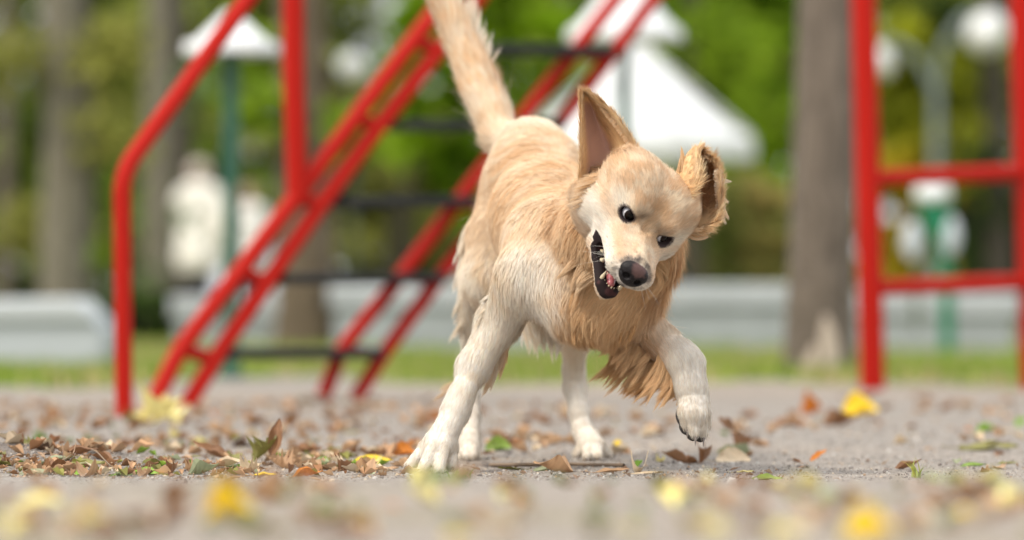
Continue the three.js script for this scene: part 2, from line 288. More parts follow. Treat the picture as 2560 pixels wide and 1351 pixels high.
tree('very dark trunk at the wood edge behind the lamp post', 2500, 38, 34, bark.dark, { h: 9, pal: DARK, leaves: 3600, low: [[2440, 400, 90, 0.4], [2500, 520, 90, 0.2], [2420, 620, 80, 0.5], [2360, 40, 80, 0.3]] });
function bush(label, px, py, D, rx, ry, pal, n, leaf, seed) { // centre pixel and radii in pixels at distance D
  const g = thing('bush', label, 'bush', 'bushes at the wood edge'), s = D / FPX, x = (px - PX0) * s, y = gh(x, -D), r = rng(seed);
  g.position.set(x, y - 0.02, -D);
  const cy = (HORIZON - py) * s + EYE - y, st = [], clumps = [];
  for (let i = 0; i < 7; i++) { const a = r() * 6.28; st.push(limb(V(0, -0.03, 0), V(Math.cos(a) * rx * s * 0.6, cy + ry * s * 0.5 * r(), Math.sin(a) * rx * s * 0.5), 0.03, 0.01, seed + i, 0, 6, 8)); }
  part('stem', mergeGeometries(st), bark.dark, g);
  for (let i = 0; i < 46; i++) { const a = r() * 6.28, e = Math.sqrt(r()); clumps.push([Math.cos(a) * e * rx * s, Math.max(0.1, cy + Math.sin(a) * e * ry * s), (r() - 0.5) * rx * s * 0.8, rx * s * 0.24, rx * s * 0.2, clamp(0.5 + 0.9 * noise(i * 1.7, seed, 1))]); }
  instanced('foliage', leafUnit, leafSheet, foliage(r, clumps, n, leaf, pal), g).userData.kind = 'stuff';
}
bush('bright green bush behind the wagging tail', 1230, 200, 40, 230, 330, [[0.1, 0.21, 0.004], [0.32, 0.5, 0.015]], 5200, 0.17, 5);
bush('tall bright green bush next to the stout trunk', 1850, 180, 44, 190, 330, [[0.09, 0.19, 0.004], [0.31, 0.48, 0.02]], 5200, 0.17, 6);
bush('yellow green bush between the stout trunk and the white canopy', 1860, 590, 38, 130, 150, [[0.2, 0.26, 0.06], [0.66, 0.54, 0.2]], 3200, 0.13, 7);
bush('dull olive bush behind the lower stair treads', 960, 470, 46, 180, 260, OLIVE, 4200, 0.17, 8);
bush('dark green low bush beside the pale block end wall', 360, 830, 26, 110, 90, DARK, 2600, 0.1, 9);
bush('mid green bush behind the handrail', 330, 380, 48, 170, 330, [[0.08, 0.12, 0.02], [0.28, 0.33, 0.06]], 4600, 0.18, 10);
bush('green bush with grass green leaves below the far trunks', 80, 560, 50, 150, 330, [[0.08, 0.13, 0.02], [0.3, 0.38, 0.07]], 4200, 0.18, 12);
bush('yellowish bush behind the red ladder rungs', 2240, 520, 42, 130, 240, YELL, 4200, 0.15, 13);
bush('olive yellow bush above the twin arm lamp', 2400, 200, 46, 210, 230, [[0.13, 0.16, 0.01], [0.46, 0.48, 0.03]], 4600, 0.17, 14);
bush('dark green bush at the far end of the low wall', 2440, 560, 47, 130, 210, DARK, 3400, 0.15, 15);
bush('soft green bush behind the vertical red post', 640, 330, 45, 150, 290, [[0.1, 0.17, 0.02], [0.32, 0.45, 0.06]], 4200, 0.17, 16);
bush('green bush beyond the wall between dog and trunk', 1560, 600, 45, 220, 170, BLUEG, 4200, 0.17, 17);
{ // the far wood: one mass of foliage
  const r = rng(77), clumps = [];
  for (let i = 0; i < 520; i++) { const D = 62 + 22 * r(), x = (r() - 0.5) * D * 0.62; clumps.push([x, 0.2 + 11 * Math.pow(r(), 0.9), -D, 0.8 + r(), 0.7 + 0.8 * r(), clamp(0.5 + 0.9 * noise(x * 0.35, i * 0.01, 3))]); }
  tag(instanced('far_wood', leafUnit, leafSheet, foliage(r, clumps, 64000, 0.42, [[0.07, 0.1, 0.015], [0.36, 0.42, 0.08]]), scene), 'distant mass of green woodland foliage closing the view', 'wood', undefined, 'stuff');
}
// ---------------------------------------------------------------- low walls, canopy, lamps
const concrete = new THREE.MeshStandardMaterial({ roughness: 0.9, bumpScale: 0.003 }); concrete.color.setRGB(0.35, 0.38, 0.385);
const coping = new THREE.MeshStandardMaterial({ roughness: 0.85 }); coping.color.setRGB(0.47, 0.5, 0.52);
{ const t = tex(256, 256, (u, v) => { const a = 0.82 + 0.2 * tnoise(u, v, 9, 31) + 0.1 * tnoise(u, v, 70, 32) - 0.05; return [a, a, a]; }); concrete.map = t; coping.map = t; }
function box(x0, x1, y0, y1, z0, z1, bev = 0.015) { // bevelled box with corners given
  const s = new THREE.Shape(); s.moveTo(x0 + bev, y0 + bev); s.lineTo(x1 - bev, y0 + bev); s.lineTo(x1 - bev, y1 - bev); s.lineTo(x0 + bev, y1 - bev); s.closePath();
  const g = new THREE.ExtrudeGeometry(s, { depth: z1 - z0 - 2 * bev, bevelEnabled: true, bevelSize: bev, bevelThickness: bev, bevelSegments: 2 }); return g.translate(0, 0, z0 + bev);
}
function lowWall(label, px0, px1, pyTop, D, depth) {
  const g = thing('low_wall', label, 'wall', 'low pale walls at the verge'), s = D / FPX, x0 = (px0 - PX0) * s, x1 = (px1 - PX0) * s, top = (HORIZON - pyTop) * s + EYE, cap = 0.12;
  g.position.set(0, 0, -D); const y0 = Math.min(gh(x0, -D), gh(x1, -D)) - 0.05;
  part('wall_face', box(x0, x1, y0, top - cap, -depth, 0), concrete, g); part('coping', box(x0 - 0.03, x1 + 0.03, top - cap + 0.003, top, -depth - 0.03, 0.03), coping, g);
}
lowWall('long low pale wall with light coping behind the dog', 836, 1985, 712, 21.0, 0.35);
lowWall('short piece of low pale wall behind the stair foot, left of the brown trunk', 440, 692, 742, 22.4, 0.35);
lowWall('low pale wall with light coping seen through the red ladder', 2150, 2537, 735, 21.4, 0.35);
{ // pale block with a sloped end, near the verge on the left
  const g = thing('pale_block', 'big pale grey concrete block with sloped end on the grass', 'block'), D = 16.4, s = D / FPX, X = (p) => (p - PX0) * s, Y = (p) => (HORIZON - p) * s + EYE, y0 = gh(X(120), -D) - 0.05;
  g.position.set(0, 0, -D);
  const mk = (pts, d, z) => { const sh = new THREE.Shape(pts.map(([a, b]) => new THREE.Vector2(a, b))); return new THREE.ExtrudeGeometry(sh, { depth: d - 0.04, bevelEnabled: true, bevelSize: 0.02, bevelThickness: 0.02, bevelSegments: 3 }).translate(0, 0, z); };
  part('body', mk([[X(-190), y0], [X(238), y0], [X(244), Y(835)], [X(225), Y(800)], [X(-190), Y(800)]], 0.6, -0.6), std([0.44, 0.475, 0.5], 0.7), g);
  part('top_slab', mk([[X(-195), Y(796)], [X(226), Y(796)], [X(180), Y(757)], [X(-195), Y(764)]], 0.66, -0.63), std([0.48, 0.51, 0.53], 0.65), g);
}
const white = std([0.72, 0.74, 0.75], 0.7), greenPaint = std([0.012, 0.085, 0.05], 0.45), greyPaint = std([0.2, 0.24, 0.225], 0.5), globe = std([0.74, 0.75, 0.74], 0.35);
function coneCap(R, H, rim) { const p = [V(0.02, H, 0), V(R * 0.16, H * 0.96, 0), V(R * 0.45, H * 0.62, 0), V(R * 0.8, H * 0.24, 0), V(R, 0.03, 0), V(R * 1.01, -rim, 0), V(R * 0.95, -rim, 0), V(R * 0.94, 0, 0), V(R * 0.4, H * 0.5, 0), V(0.02, H * 0.8, 0)]; return new THREE.LatheGeometry(p.map((q) => new THREE.Vector2(q.x, q.y)), 40); }
function parkLamp(label, px, D, pyTop, pyRim, wpx, base) {
  const g = thing('park_lamp', label, 'lamp', 'white capped park lamps'), s = D / FPX, x = (px - PX0) * s, y = gh(x, -D), yr = (HORIZON - pyRim) * s + EYE - y, H = (pyRim - pyTop) * s;
  g.position.set(x, y, -D);
  part('pole', new THREE.CylinderGeometry(0.026, 0.03, yr + H * 0.3, 20).translate(0, (yr + H * 0.3) / 2 - 0.01, 0), greenPaint, g);
  part('foot', new THREE.LatheGeometry([[0.001, -0.03], [0.05, -0.03], [0.05, 0.02], [0.03, 0.035], [0.028, 0.12], [0.021, 0.13]].map(([a, b]) => new THREE.Vector2(a, b)), 20), greenPaint, g);
  const cap = part('cap', coneCap(wpx * s / 2, H, 0.012), white, g); cap.position.y = yr;
  part('collar', new THREE.CylinderGeometry(0.03, 0.03, 0.05, 16).translate(0, yr + 0.005, 0), greenPaint, g);
}
parkLamp('white conical cap on a dark green pole behind the bent handrail', 577, 14, 28, 128, 238);
parkLamp('white conical cap on a dark green pole above the big canopy', 1562, 16, -70, 96, 290);
{ // big white canopy
  const g = thing('canopy', 'big white pointed canopy standing behind the dog', 'canopy'), D = 29, s = D / FPX, x = (1590 - PX0) * s, y = gh(x, -D), yr = (HORIZON - 352) * s + EYE - y, H = 255 * s, R = 318 * s;
  g.position.set(x, y, -D); g.rotation.y = 0.32;
  const P = pumpGeo(), n = 8, m = 10, k = 6; P.col = null;
  for (let a = 0; a <= n * k; a++) for (let i = 0; i <= m; i++) {
    const h = a / (n * k) * Math.PI * 2, f = a % k / k, t = i / m, sag = 1 - 0.05 * Math.sin(Math.PI * f) * t, scal = t === 1 ? 0 : 0, poly = Math.cos(Math.PI / n) / Math.cos((f - 0.5) * 2 * Math.PI / n);
    const rr = R * (0.03 + 0.97 * t) * poly * sag; P.pos.push(Math.cos(h) * rr, yr + H * Math.pow(1 - t, 1.25) - 0.06 * Math.sin(Math.PI * f) * t * (1 - t) + scal, Math.sin(h) * rr); P.nor.push(Math.cos(h) * 0.6, 0.8, Math.sin(h) * 0.6);
  }
  for (let a = 0; a < n * k; a++) for (let i = 0; i < m; i++) { const q = a * (m + 1) + i; P.idx.push(q, q + 1, q + m + 2, q, q + m + 2, q + m + 1); }
  const cloth = std([0.9, 0.92, 0.95], 0.9, { transmission: 0.35, thickness: 0, side: THREE.DoubleSide });
  const roof = part('roof', build(P), cloth, g);
  const v = pumpGeo(); v.col = null; // valance with scalloped edge
  for (let a = 0; a <= 160; a++) { const h = a / 160 * Math.PI * 2, f = (a % 20) / 20, poly = Math.cos(Math.PI / n) / Math.cos((f - 0.5) * 2 * Math.PI / n), rr = R * poly * (1 - 0.05 * Math.sin(Math.PI * f)) + 0.004; for (const d of [0.004, -0.1 - 0.03 * Math.abs(Math.sin(a / 160 * Math.PI * 24))]) { v.pos.push(Math.cos(h) * rr, yr + d, Math.sin(h) * rr); v.nor.push(Math.cos(h), 0, Math.sin(h)); } }
  for (let a = 0; a < 160; a++) v.idx.push(a * 2, a * 2 + 1, a * 2 + 3, a * 2, a * 2 + 3, a * 2 + 2);
  part('valance', build(v), cloth, roof);
  part('pole', new THREE.CylinderGeometry(0.03, 0.035, yr + H, 16).translate(0, (yr + H) / 2, 0), std([0.35, 0.38, 0.4], 0.5), g);
  for (let a = 0; a < n; a++) { const h = a / n * Math.PI * 2; part('rib', pipe([V(0.03, yr + H * 0.97, 0), V(R * 0.97, yr + 0.03, 0)], 0.009, 6), std([0.5, 0.5, 0.5], 0.5), g).rotation.y = -h; }
  part('base', new THREE.CylinderGeometry(0.24, 0.28, 0.09, 24).translate(0, 0.04, 0), concrete, g);
}
{ // lamp post with two curved arms
  const g = thing('street_lamp', 'pale grey lamp post with two curved arms and white lamp heads', 'street lamp'), D = 34, s = D / FPX, x = (2342 - PX0) * s, y = gh(x, -D), Y = (p) => (HORIZON - p) * s + EYE - y, X = (p) => (p - 2342) * s;
  g.position.set(x, y, -D);
  part('pole', new THREE.CylinderGeometry(0.038, 0.05, Y(195) + 0.02, 20).translate(0, (Y(195)) / 2, 0), greyPaint, g);
  const arm = (pts, r) => new THREE.TubeGeometry(new THREE.CatmullRomCurve3(pts), 30, r, 12);
  part('arm', arm([V(0, Y(240), 0), V(X(2320), Y(190), 0.02), V(X(2280), Y(135), 0.04), V(X(2232), Y(110), 0.05), V(X(2208), Y(128), 0.05)], 0.03), greyPaint, g);
  part('arm', arm([V(0, Y(240), 0), V(X(2348), Y(160), 0.02), V(X(2372), Y(95), 0.04), V(X(2420), Y(40), 0.05), V(X(2455), Y(42), 0.05)], 0.03), greyPaint, g);
  const head = (px, py, r, ry, t) => { const b = part('lamp_head', new THREE.LatheGeometry([[0.001, -1], [0.55, -0.86], [0.9, -0.45], [1, 0], [0.86, 0.42], [0.5, 0.8], [0.22, 1], [0.001, 1.02]].map(([a, c]) => new THREE.Vector2(a * r * s, c * ry * s)), 28), globe, g); b.position.set(X(px), Y(py), 0.05); b.rotation.z = t; };
  head(2206, 152, 26, 42, 0.35); head(2466, 82, 52, 56, -0.5);
}
{ // small white globe far back, added to make a bright spot among the trunks
  const g = thing('globe_lamp', 'small round white globe on a thin pole, added as a bright spot between the trunks', 'lamp'), D = 36, s = D / FPX, x = (880 - PX0) * s, y = gh(x, -D), yc = (HORIZON - 166) * s + EYE - y;
  g.position.set(x, y, -D); part('globe', new THREE.SphereGeometry(0.13, 28, 18).translate(0, yc, 0), globe, g); part('pole', new THREE.CylinderGeometry(0.02, 0.03, yc, 12).translate(0, yc / 2 - 0.1, 0), std([0.05, 0.07, 0.05], 0.5), g);
  part('neck', new THREE.CylinderGeometry(0.06, 0.03, 0.06, 16).translate(0, yc - 0.14, 0), std([0.05, 0.07, 0.05], 0.5), g);
}
{ // green play post before the low wall
  const g = thing('play_post', 'green play post with white top and two pale grey paddles', 'play post'), D = 20.2, s = D / FPX, x = (2340 - PX0) * s, y = gh(x, -D), Y = (p) => (HORIZON - p) * s + EYE - y, X = (p) => (p - 2340) * s;
  g.position.set(x, y, -D);
  const gp = std([0.0, 0.17, 0.075], 0.5), pale = std([0.55, 0.6, 0.66], 0.5);
  part('post', pipe([V(X(2372), -0.05, 0), V(X(2366), Y(690), 0), V(X(2340), Y(560), 0)], 0.035, 14), gp, g);
  const sh = new THREE.Shape(); sh.moveTo(X(2296), Y(505)); sh.lineTo(X(2374), Y(498)); sh.quadraticCurveTo(X(2362), Y(570), X(2345), Y(612)); sh.quadraticCurveTo(X(2316), Y(575), X(2296), Y(505));
  part('body', new THREE.ExtrudeGeometry(sh, { depth: 0.08, bevelEnabled: true, bevelSize: 0.01, bevelThickness: 0.01 }).translate(0, 0, -0.02), gp, g);
  part('top', new THREE.LatheGeometry([[0.001, 0.06], [0.05, 0.055], [0.088, 0.02], [0.09, -0.03], [0.07, -0.05], [0.001, -0.05]].map(([a, b]) => new THREE.Vector2(a, b)), 24).translate(X(2332), Y(482), 0.02), white, g);
  for (const [px, py] of [[2279, 602], [2374, 590]]) { const c = new THREE.SphereGeometry(1, 20, 14).scale(0.047, 0.1, 0.025).translate(X(px), Y(py), 0.05); part('paddle', c, pale, g); }
  part('stay', pipe([V(X(2290), Y(815), 0.02), V(X(2292), Y(700), 0.02), V(X(2330), Y(620), 0.02)], 0.018, 10), std([0.1, 0.13, 0.08], 0.5), g);
}
// ---------------------------------------------------------------- two people in pale coats, far back
function person(label, px, D, height, wide, turn, coatRGB, hairRGB) {
  const g = thing('person', label, 'person', undefined), x = (px - PX0) / FPX * D, y = gh(x, -D), k = height / 1.65;
  g.position.set(x, y, -D); g.rotation.y = turn; g.scale.setScalar(k);
  const L = [[0.09, 0.06, 0.02, 0.09, 0.47, 0.03, 0.05, 0.062], [0.09, 0.47, 0.03, 0.085, 0.88, 0, 0.065, 0.085], [-0.09, 0.06, -0.1, -0.09, 0.47, -0.02, 0.05, 0.062], [-0.09, 0.47, -0.02, -0.085, 0.88, 0, 0.065, 0.085], [0.09, 0.04, 0.02, 0.1, 0.03, 0.15, 0.045, 0.035], [-0.09, 0.04, -0.1, -0.1, 0.03, 0.03, 0.045, 0.035], [0, 0.9, 0, 0, 1.25, 0, 0.13, 0.13], [0, 1.25, 0, 0, 1.42, 0.01, 0.1, 0.06]];
  const Hd = [[0, 1.4, 0.01, 0, 1.5, 0.02, 0.05, 0.06]];
  const f = (a, b, c) => { let d = 1; for (const q of L) d = smin(d, coneD(a, b, c, q), 0.05); for (const q of Hd) d = smin(d, coneD(a, b, c, q), 0.03); d = smin(d, ellD(a, b - 1.535, c - 0.01, 0.078, 0.112, 0.095), 0.02); d = smin(d, coneD(a, b, c, [0, 1.525, 0.1, 0, 1.505, 0.118, 0.008, 0.014]), 0.015); for (const e of [-1, 1]) d = Math.min(d, ellD(a - e * 0.08, b - 1.53, c, 0.012, 0.03, 0.018)); return d; };
  part('body', build(paint(surfaceNets(f, [-0.35, -0.03, -0.25], [0.35, 1.72, 0.3], 0.016), (a, b, c) => b > 1.36 ? [0.5, 0.33, 0.25] : b < 0.1 ? [0.04, 0.035, 0.03] : [0.035, 0.035, 0.045])), std([1, 1, 1], 0.7, { vertexColors: true }), g);
  const C = [[0, 1.34, 0, 0, 0.75, 0, 0.15 * wide, 0.22 * wide], [0.14, 1.33, 0, -0.14, 1.33, 0, 0.09, 0.09]];
  for (const e of [-1, 1]) C.push([e * 0.19 * wide, 1.32, 0, e * 0.3 * wide, 1.05, -0.02, 0.075, 0.07], [e * 0.3 * wide, 1.05, -0.02, e * 0.2 * wide, 0.84, 0.1, 0.07, 0.06]);
  const fc = (a, b, c) => { let d = 1; for (const q of C) d = smin(d, coneD(a, b, c, q), 0.06); d = smax(d, 0.6 - b, 0.03); return d + 0.008 * Math.sin(b * 48) * 0.6; };
  part('coat', build(surfaceNets(fc, [-0.55, 0.5, -0.4], [0.55, 1.52, 0.45], 0.016)), std(coatRGB, 0.85), g);
  const fh = (a, b, c) => smax(ellD(a, b - 1.555, c + 0.012, 0.094, 0.118, 0.108), (c - 0.055) - (b - 1.6) * 0.8, 0.02);
  part('hair', build(surfaceNets(fh, [-0.15, 1.35, -0.18], [0.15, 1.72, 0.18], 0.012)), std(hairRGB, 0.6), g);
}
person('person in a long cream coat and dark trousers, hands in pockets, behind the wall', 498, 37, 1.58, 1.05, 2.6, [0.85, 0.82, 0.75], [0.62, 0.52, 0.45]);
person('smaller person in a white coat close beside the one in cream', 622, 37.6, 1.4, 0.8, -0.7, [0.86, 0.85, 0.82], [0.2, 0.13, 0.08]);

// ---------------------------------------------------------------- red climbing stairs
const red = new THREE.MeshPhysicalMaterial({ roughness: 0.6, specularIntensity: 0.3 }); red.color.setRGB(0.42, 0.009, 0.003);
{ const t = tex(256, 256, (u, v) => { const a = 0.9 + 0.14 * (tnoise(u, v, 7, 41) - 0.5) + 0.1 * (tnoise(u, v, 50, 42) - 0.5); return [a, a, a]; }); red.map = t; }
const rubber = std([0.014, 0.015, 0.015], 0.85);
{
  const g = thing('climbing_stairs', 'red steel climbing stairs with dark treads and bent handrail', 'climbing frame');
  const nearD = (px) => 10.15 + (px - 370) * 0.0006, farD = (px) => 10.6 + (px - 800) * 0.0006;
  const N = (px, py) => W(px, py, nearD(px)), Fr = (px, py) => W(px, py, farD(px));
  const foot = (p) => { const q = p.clone(); q.y = gh(q.x, q.z) - 0.03; return q; };
  const h0 = W(310, 1043, 9.12); part('handrail', pipe([foot(h0), W(304, 432, 9.12), W(645, -40, 9.35), W(830, -300, 9.5)], 0.0205, 16, 0.09), red, g);
  part('post', pipe([N(743, 495), N(734, 200), N(730, -330)], 0.0285, 16), red, g);
  part('stringer', pipe([foot(N(366, 1015)), N(446, 880), N(748, 482), N(1080, 40), N(1290, -240)], 0.0235, 14, 0.2), red, g);
  part('stringer', pipe([foot(N(448, 1015)), N(560, 862), N(785, 535), N(935, 330), N(1095, 128), N(1370, -240)], 0.0235, 14, 0.2), red, g);
  part('stringer', pipe([foot(Fr(793, 1015)), Fr(852, 876), Fr(990, 706), Fr(1330, 265), Fr(1545, -10), Fr(1720, -240)], 0.0205, 14, 0.2), red, g);
  part('stringer', pipe([foot(Fr(868, 1015)), Fr(958, 886), Fr(1085, 712), Fr(1440, 255), Fr(1640, -10), Fr(1810, -240)], 0.0205, 14, 0.2), red, g);
  for (const [a, b, c, d] of [[462, 888, 530, 900], [612, 694, 660, 706], [752, 502, 800, 516], [896, 308, 944, 318], [1040, 116, 1096, 126]]) part('connector', pipe([N(a, b - 12), N(c, d - 2)], 0.019, 12), red, g);
  for (const [a, b, c, d] of [[848, 884, 950, 890], [992, 700, 1088, 706], [1136, 520, 1236, 520], [1286, 320, 1390, 318], [1432, 138, 1520, 146]]) part('connector', pipe([Fr(a, b - 8), Fr(c, d - 2)], 0.016, 12), red, g);
  for (const [a, b, c, d] of [[556, 886, 930, 884], [704, 698, 1086, 694], [860, 506, 1240, 502], [1000, 314, 1385, 312], [1150, 122, 1510, 128]]) {
    const p = N(a, b), q = Fr(c, d), L = p.distanceTo(q), t = part('tread', box(-L / 2, L / 2, -0.014, 0.014, -0.05, 0.05, 0.008), rubber, g);
    t.position.copy(p).lerp(q, 0.5); const v = q.clone().sub(p); t.rotation.set(0, Math.atan2(-v.z, v.x), Math.atan2(v.y, Math.hypot(v.x, v.z)), 'YXZ');
  }
}
{
  const g = thing('ladder_frame', 'red upright ladder frame with two rungs next to the stout trunk', 'ladder'), D = 11.85, F = (px, py, d = D) => W(px, py, d);
  const ft = (p) => { p.y = gh(p.x, p.z) - 0.03; return p; };
  part('post', pipe([ft(F(2183, 982)), F(2172, 500), F(2158, -60), F(2152, -300)], 0.0375, 18), red, g);
  part('post', pipe([ft(F(2585, 975, 12.2)), F(2570, 500, 12.2), F(2553, -60, 12.2), F(2547, -300, 12.2)], 0.0375, 18), red, g);
  part('rung', pipe([F(2190, 446), F(2572, 430, 12.2)], 0.025, 14), red, g); part('rung', pipe([F(2196, 720), F(2578, 706, 12.2)], 0.025, 14), red, g);
}

// ---------------------------------------------------------------- gravel, litter, fallen leaves
{
  const g = new THREE.IcosahedronGeometry(1, 0), r = rng(21), items = [];
  for (let i = 0; i < 24000; i++) {
    const D = 4.3 + 4.6 * Math.pow(r(), 1.3), x = (r() - 0.5) * (D * 0.27), z = -D, s = 0.001 + 0.0032 * r() * r() * r() + (r() < 0.02 ? 0.003 : 0), t = r();
    items.push([V(x, gh(x, z) + s * 0.25, z), quat(r() * 6, r() * 6, r() * 6), V(s * (0.7 + r() * 0.8), s * (0.5 + 0.4 * r()), s * (0.7 + r() * 0.8)), t < 0.45 ? mix3([0.12, 0.1, 0.09], [0.25, 0.22, 0.2], r()) : t < 0.9 ? mix3([0.3, 0.28, 0.26], [0.5, 0.47, 0.43], r()) : mix3([0.3, 0.18, 0.1], [0.6, 0.5, 0.38], r())]);
  }
  tag(instanced('gravel', g, std([1, 1, 1], 0.9), items, scene), 'fine grey gravel and crumbs strewn over the ground', 'gravel', undefined, 'stuff');
}
// blade outline types: half width along the length
const OUT = {
  oval: (s) => Math.pow(Math.sin(Math.PI * Math.pow(s, 0.85)), 0.9) * 0.32 * (1 - 0.25 * s),
  long: (s) => Math.pow(Math.sin(Math.PI * Math.pow(s, 0.8)), 0.9) * 0.2,
  round: (s) => Math.pow(Math.sin(Math.PI * Math.pow(s, 0.9)), 0.6) * 0.46,
  lobed: (s) => Math.pow(Math.sin(Math.PI * Math.pow(s, 0.75)), 0.7) * (0.33 + 0.075 * Math.cos(s * 23)) * (1.05 - 0.3 * s),
};
function leafGeo(type, bend, cup, seed, n = type === 'lobed' ? 24 : 14, m = 4) {
  const b = pumpGeo(), w = OUT[type];
  for (let i = 0; i <= n; i++) for (let j = -m; j <= m; j++) {
    const s = i / n, t = j / m, hw = w(clamp(s, 0.004, 0.996)), teeth = 1 + 0.05 * Math.sin(s * 60 + seed) * Math.abs(t);
    const a = bend * (s - 0.15), R = bend ? 1 / bend : 0;
    let x = bend ? Math.sin(a) * R : s - 0.15, y = bend ? (1 - Math.cos(a)) * R : 0;
    const k = Math.abs(t) * hw * 2, c2 = cup * k; // cupped across the midrib
    const lift = cup * k * k * 1.6 + 0.05 * noise(s * 5 + seed, t * 2.5, seed) * (0.4 + Math.abs(t)) + 0.06 * Math.abs(t) * hw, zz = t * hw * teeth / (1 + 0.6 * Math.abs(c2));
    b.pos.push(x - Math.sin(a) * lift * (bend ? 1 : 0), y + Math.cos(a) * lift, zz + 0.03 * noise(s * 3, seed, 2));
    const blot = fbm(s * 5 + seed, t * 3, seed * 3, 3), vein = Math.abs(t) < 0.01 ? 1.25 : 1 + 0.08 * Math.cos((s * 9 - Math.abs(t) * 2.2) * 6.28), e = (1 + 0.35 * blot) * vein, spot = sstep(0.3, 0.5, fbm(s * 9, t * 6, seed + 40, 2));
    b.col.push(...mix3([e, e * 0.98, e * 0.94], [0.5, 0.36, 0.25], spot * 0.7));
  }
  for (let i = 0; i < n; i++) for (let j = 0; j < 2 * m; j++) { const a = i * (2 * m + 1) + j; b.idx.push(a, a + 1, a + 2 * m + 2, a, a + 2 * m + 2, a + 2 * m + 1); }
  // stalk
  const b0 = b.pos.length / 3, q = 5;
  for (let i = 0; i <= q; i++) for (let j = 0; j < 3; j++) { const s = i / q, h = j * 2.094; b.pos.push(-0.15 - 0.28 * s, 0.01 + 0.05 * s * s + 0.008 * Math.cos(h) * (1 + (s > 0.9)), 0.04 * Math.sin(s * 2 + seed) + 0.008 * Math.sin(h)); b.col.push(0.9, 0.8, 0.6); }
  for (let i = 0; i < q; i++) for (let j = 0; j < 3; j++) { const a = b0 + i * 3 + j, c = b0 + i * 3 + (j + 1) % 3; b.idx.push(a, c, c + 3, a, c + 3, a + 3); }
  b.nor = new Float32Array(b.pos.length); const g = build(b); g.computeVertexNormals(); g.computeBoundingBox(); return g;
}
const SHAPES = { flat: [0.2, 0.2], curled: [0.65, 0.6], rolled: [1.3, 1.3], upright: [0.5, 0.5] }, leafCache = {};
const LCOL = { brown: [0.27, 0.135, 0.062], 'dark brown': [0.105, 0.06, 0.036], tan: [0.46, 0.29, 0.165], pale: [0.6, 0.48, 0.33], orange: [0.62, 0.22, 0.02], yellow: [0.83, 0.6, 0.02], 'pale yellow': [0.78, 0.7, 0.3], green: [0.17, 0.27, 0.025], 'bright green': [0.22, 0.4, 0.02], olive: [0.22, 0.21, 0.05], 'grey green': [0.32, 0.36, 0.22] }, leafMat = {};
const leafR = rng(99);
const marks = [[310, 1046, 'by the handrail foot'], [460, 1015, 'by the stair foot'], [830, 1015, 'by the far stair foot'], [80, 1130, 'on the soil hump'], [200, 1180, 'before the soil hump'], [335, 1186, 'by the bright green leaf'], [682, 1158, 'by the tall standing leaf'], [540, 1166, 'by the pale cream leaf'], [895, 1157, 'by the bright yellow leaf'], [1000, 1135, 'by the orange leaves'], [1080, 1183, 'by the planted front paw'], [1175, 1150, 'by the white hind paw next to the planted leg'], [1380, 1170, 'by the dark twig'], [1480, 1148, 'by the free hind paw'], [1740, 1130, 'below the lifted paw'], [1790, 1156, 'by the small leaf pile'], [2020, 1152, 'by the little raised leaf'], [2420, 1127, 'by the big olive leaf'], [2295, 1192, 'by the yellow green sprout'], [2180, 982, 'by the red ladder post'], [2040, 955, 'by the stout trunk'], [1700, 1040, 'behind the lifted paw'], [1330, 1040, 'behind the dog'], [1000, 1060, 'between dog and stairs'], [600, 1060, 'between the stair feet'], [100, 1050, 'beyond the soil hump'], [2450, 1078, 'by the green and orange leaf'], [530, 1300, 'by the big bright yellow leaf'], [60, 1260, 'by the lone pale yellow leaf'], [1285, 1270, 'by the small orange leaf'], [2130, 1344, 'by the golden yellow leaf'], [2470, 1262, 'by the wide tan leaf'], [1680, 1245, 'by the dark green crest leaf'], [830, 1300, 'by two olive leaves']].map(([a, b, t]) => [onGround(a, b), t]);
function leafAt(colour, type, shape, p, size, yaw, tiltX, tiltZ, label, group) {
  const v = Math.floor(leafR() * 4), key = type + shape + v;
  leafCache[key] ??= leafGeo(type, SHAPES[shape][0] * (0.7 + 0.2 * v), SHAPES[shape][1] * (0.7 + 0.2 * v), v * 5.3 + type.length + shape.length * 2.1);
  leafMat[colour] ??= std(LCOL[colour], 0.62, { vertexColors: true, transmission: 0.22, thickness: 0, side: THREE.DoubleSide });
  const m = part(numbered('fallen_leaf'), leafCache[key], leafMat[colour], scene);
  m.rotation.set(tiltX, yaw, tiltZ, 'YXZ'); m.scale.setScalar(size); m.position.copy(p); m.updateMatrixWorld();
  // rest the lowest point on the ground
  const pos = leafCache[key].attributes.position, q = V(0, 0, 0); let gap = 1;
  for (let i = 0; i < pos.count; i += 3) { q.fromBufferAttribute(pos, i).applyMatrix4(m.matrixWorld); gap = Math.min(gap, q.y - gh(q.x, q.z)); }
  m.position.y -= gap + 0.0012;
  const spot = marks.reduce((a, k) => { const d = Math.hypot(k[0].x - p.x, (k[0].z - p.z) * 0.45); return d < a[0] ? [d, k[1]] : a; }, [9, ''])[1], big = size < 0.028 ? 'small' : size < 0.05 ? 'mid-size' : 'large';
  const word = { flat: 'flat', curled: 'curled', rolled: 'rolled up', upright: 'cupped' }[shape];
  return tag(m, label ?? `${big} ${colour} ${type === 'long' ? 'narrow' : type} ${word} leaf ${spot}`, 'leaf', group ?? 'fallen leaves on the ground');
}
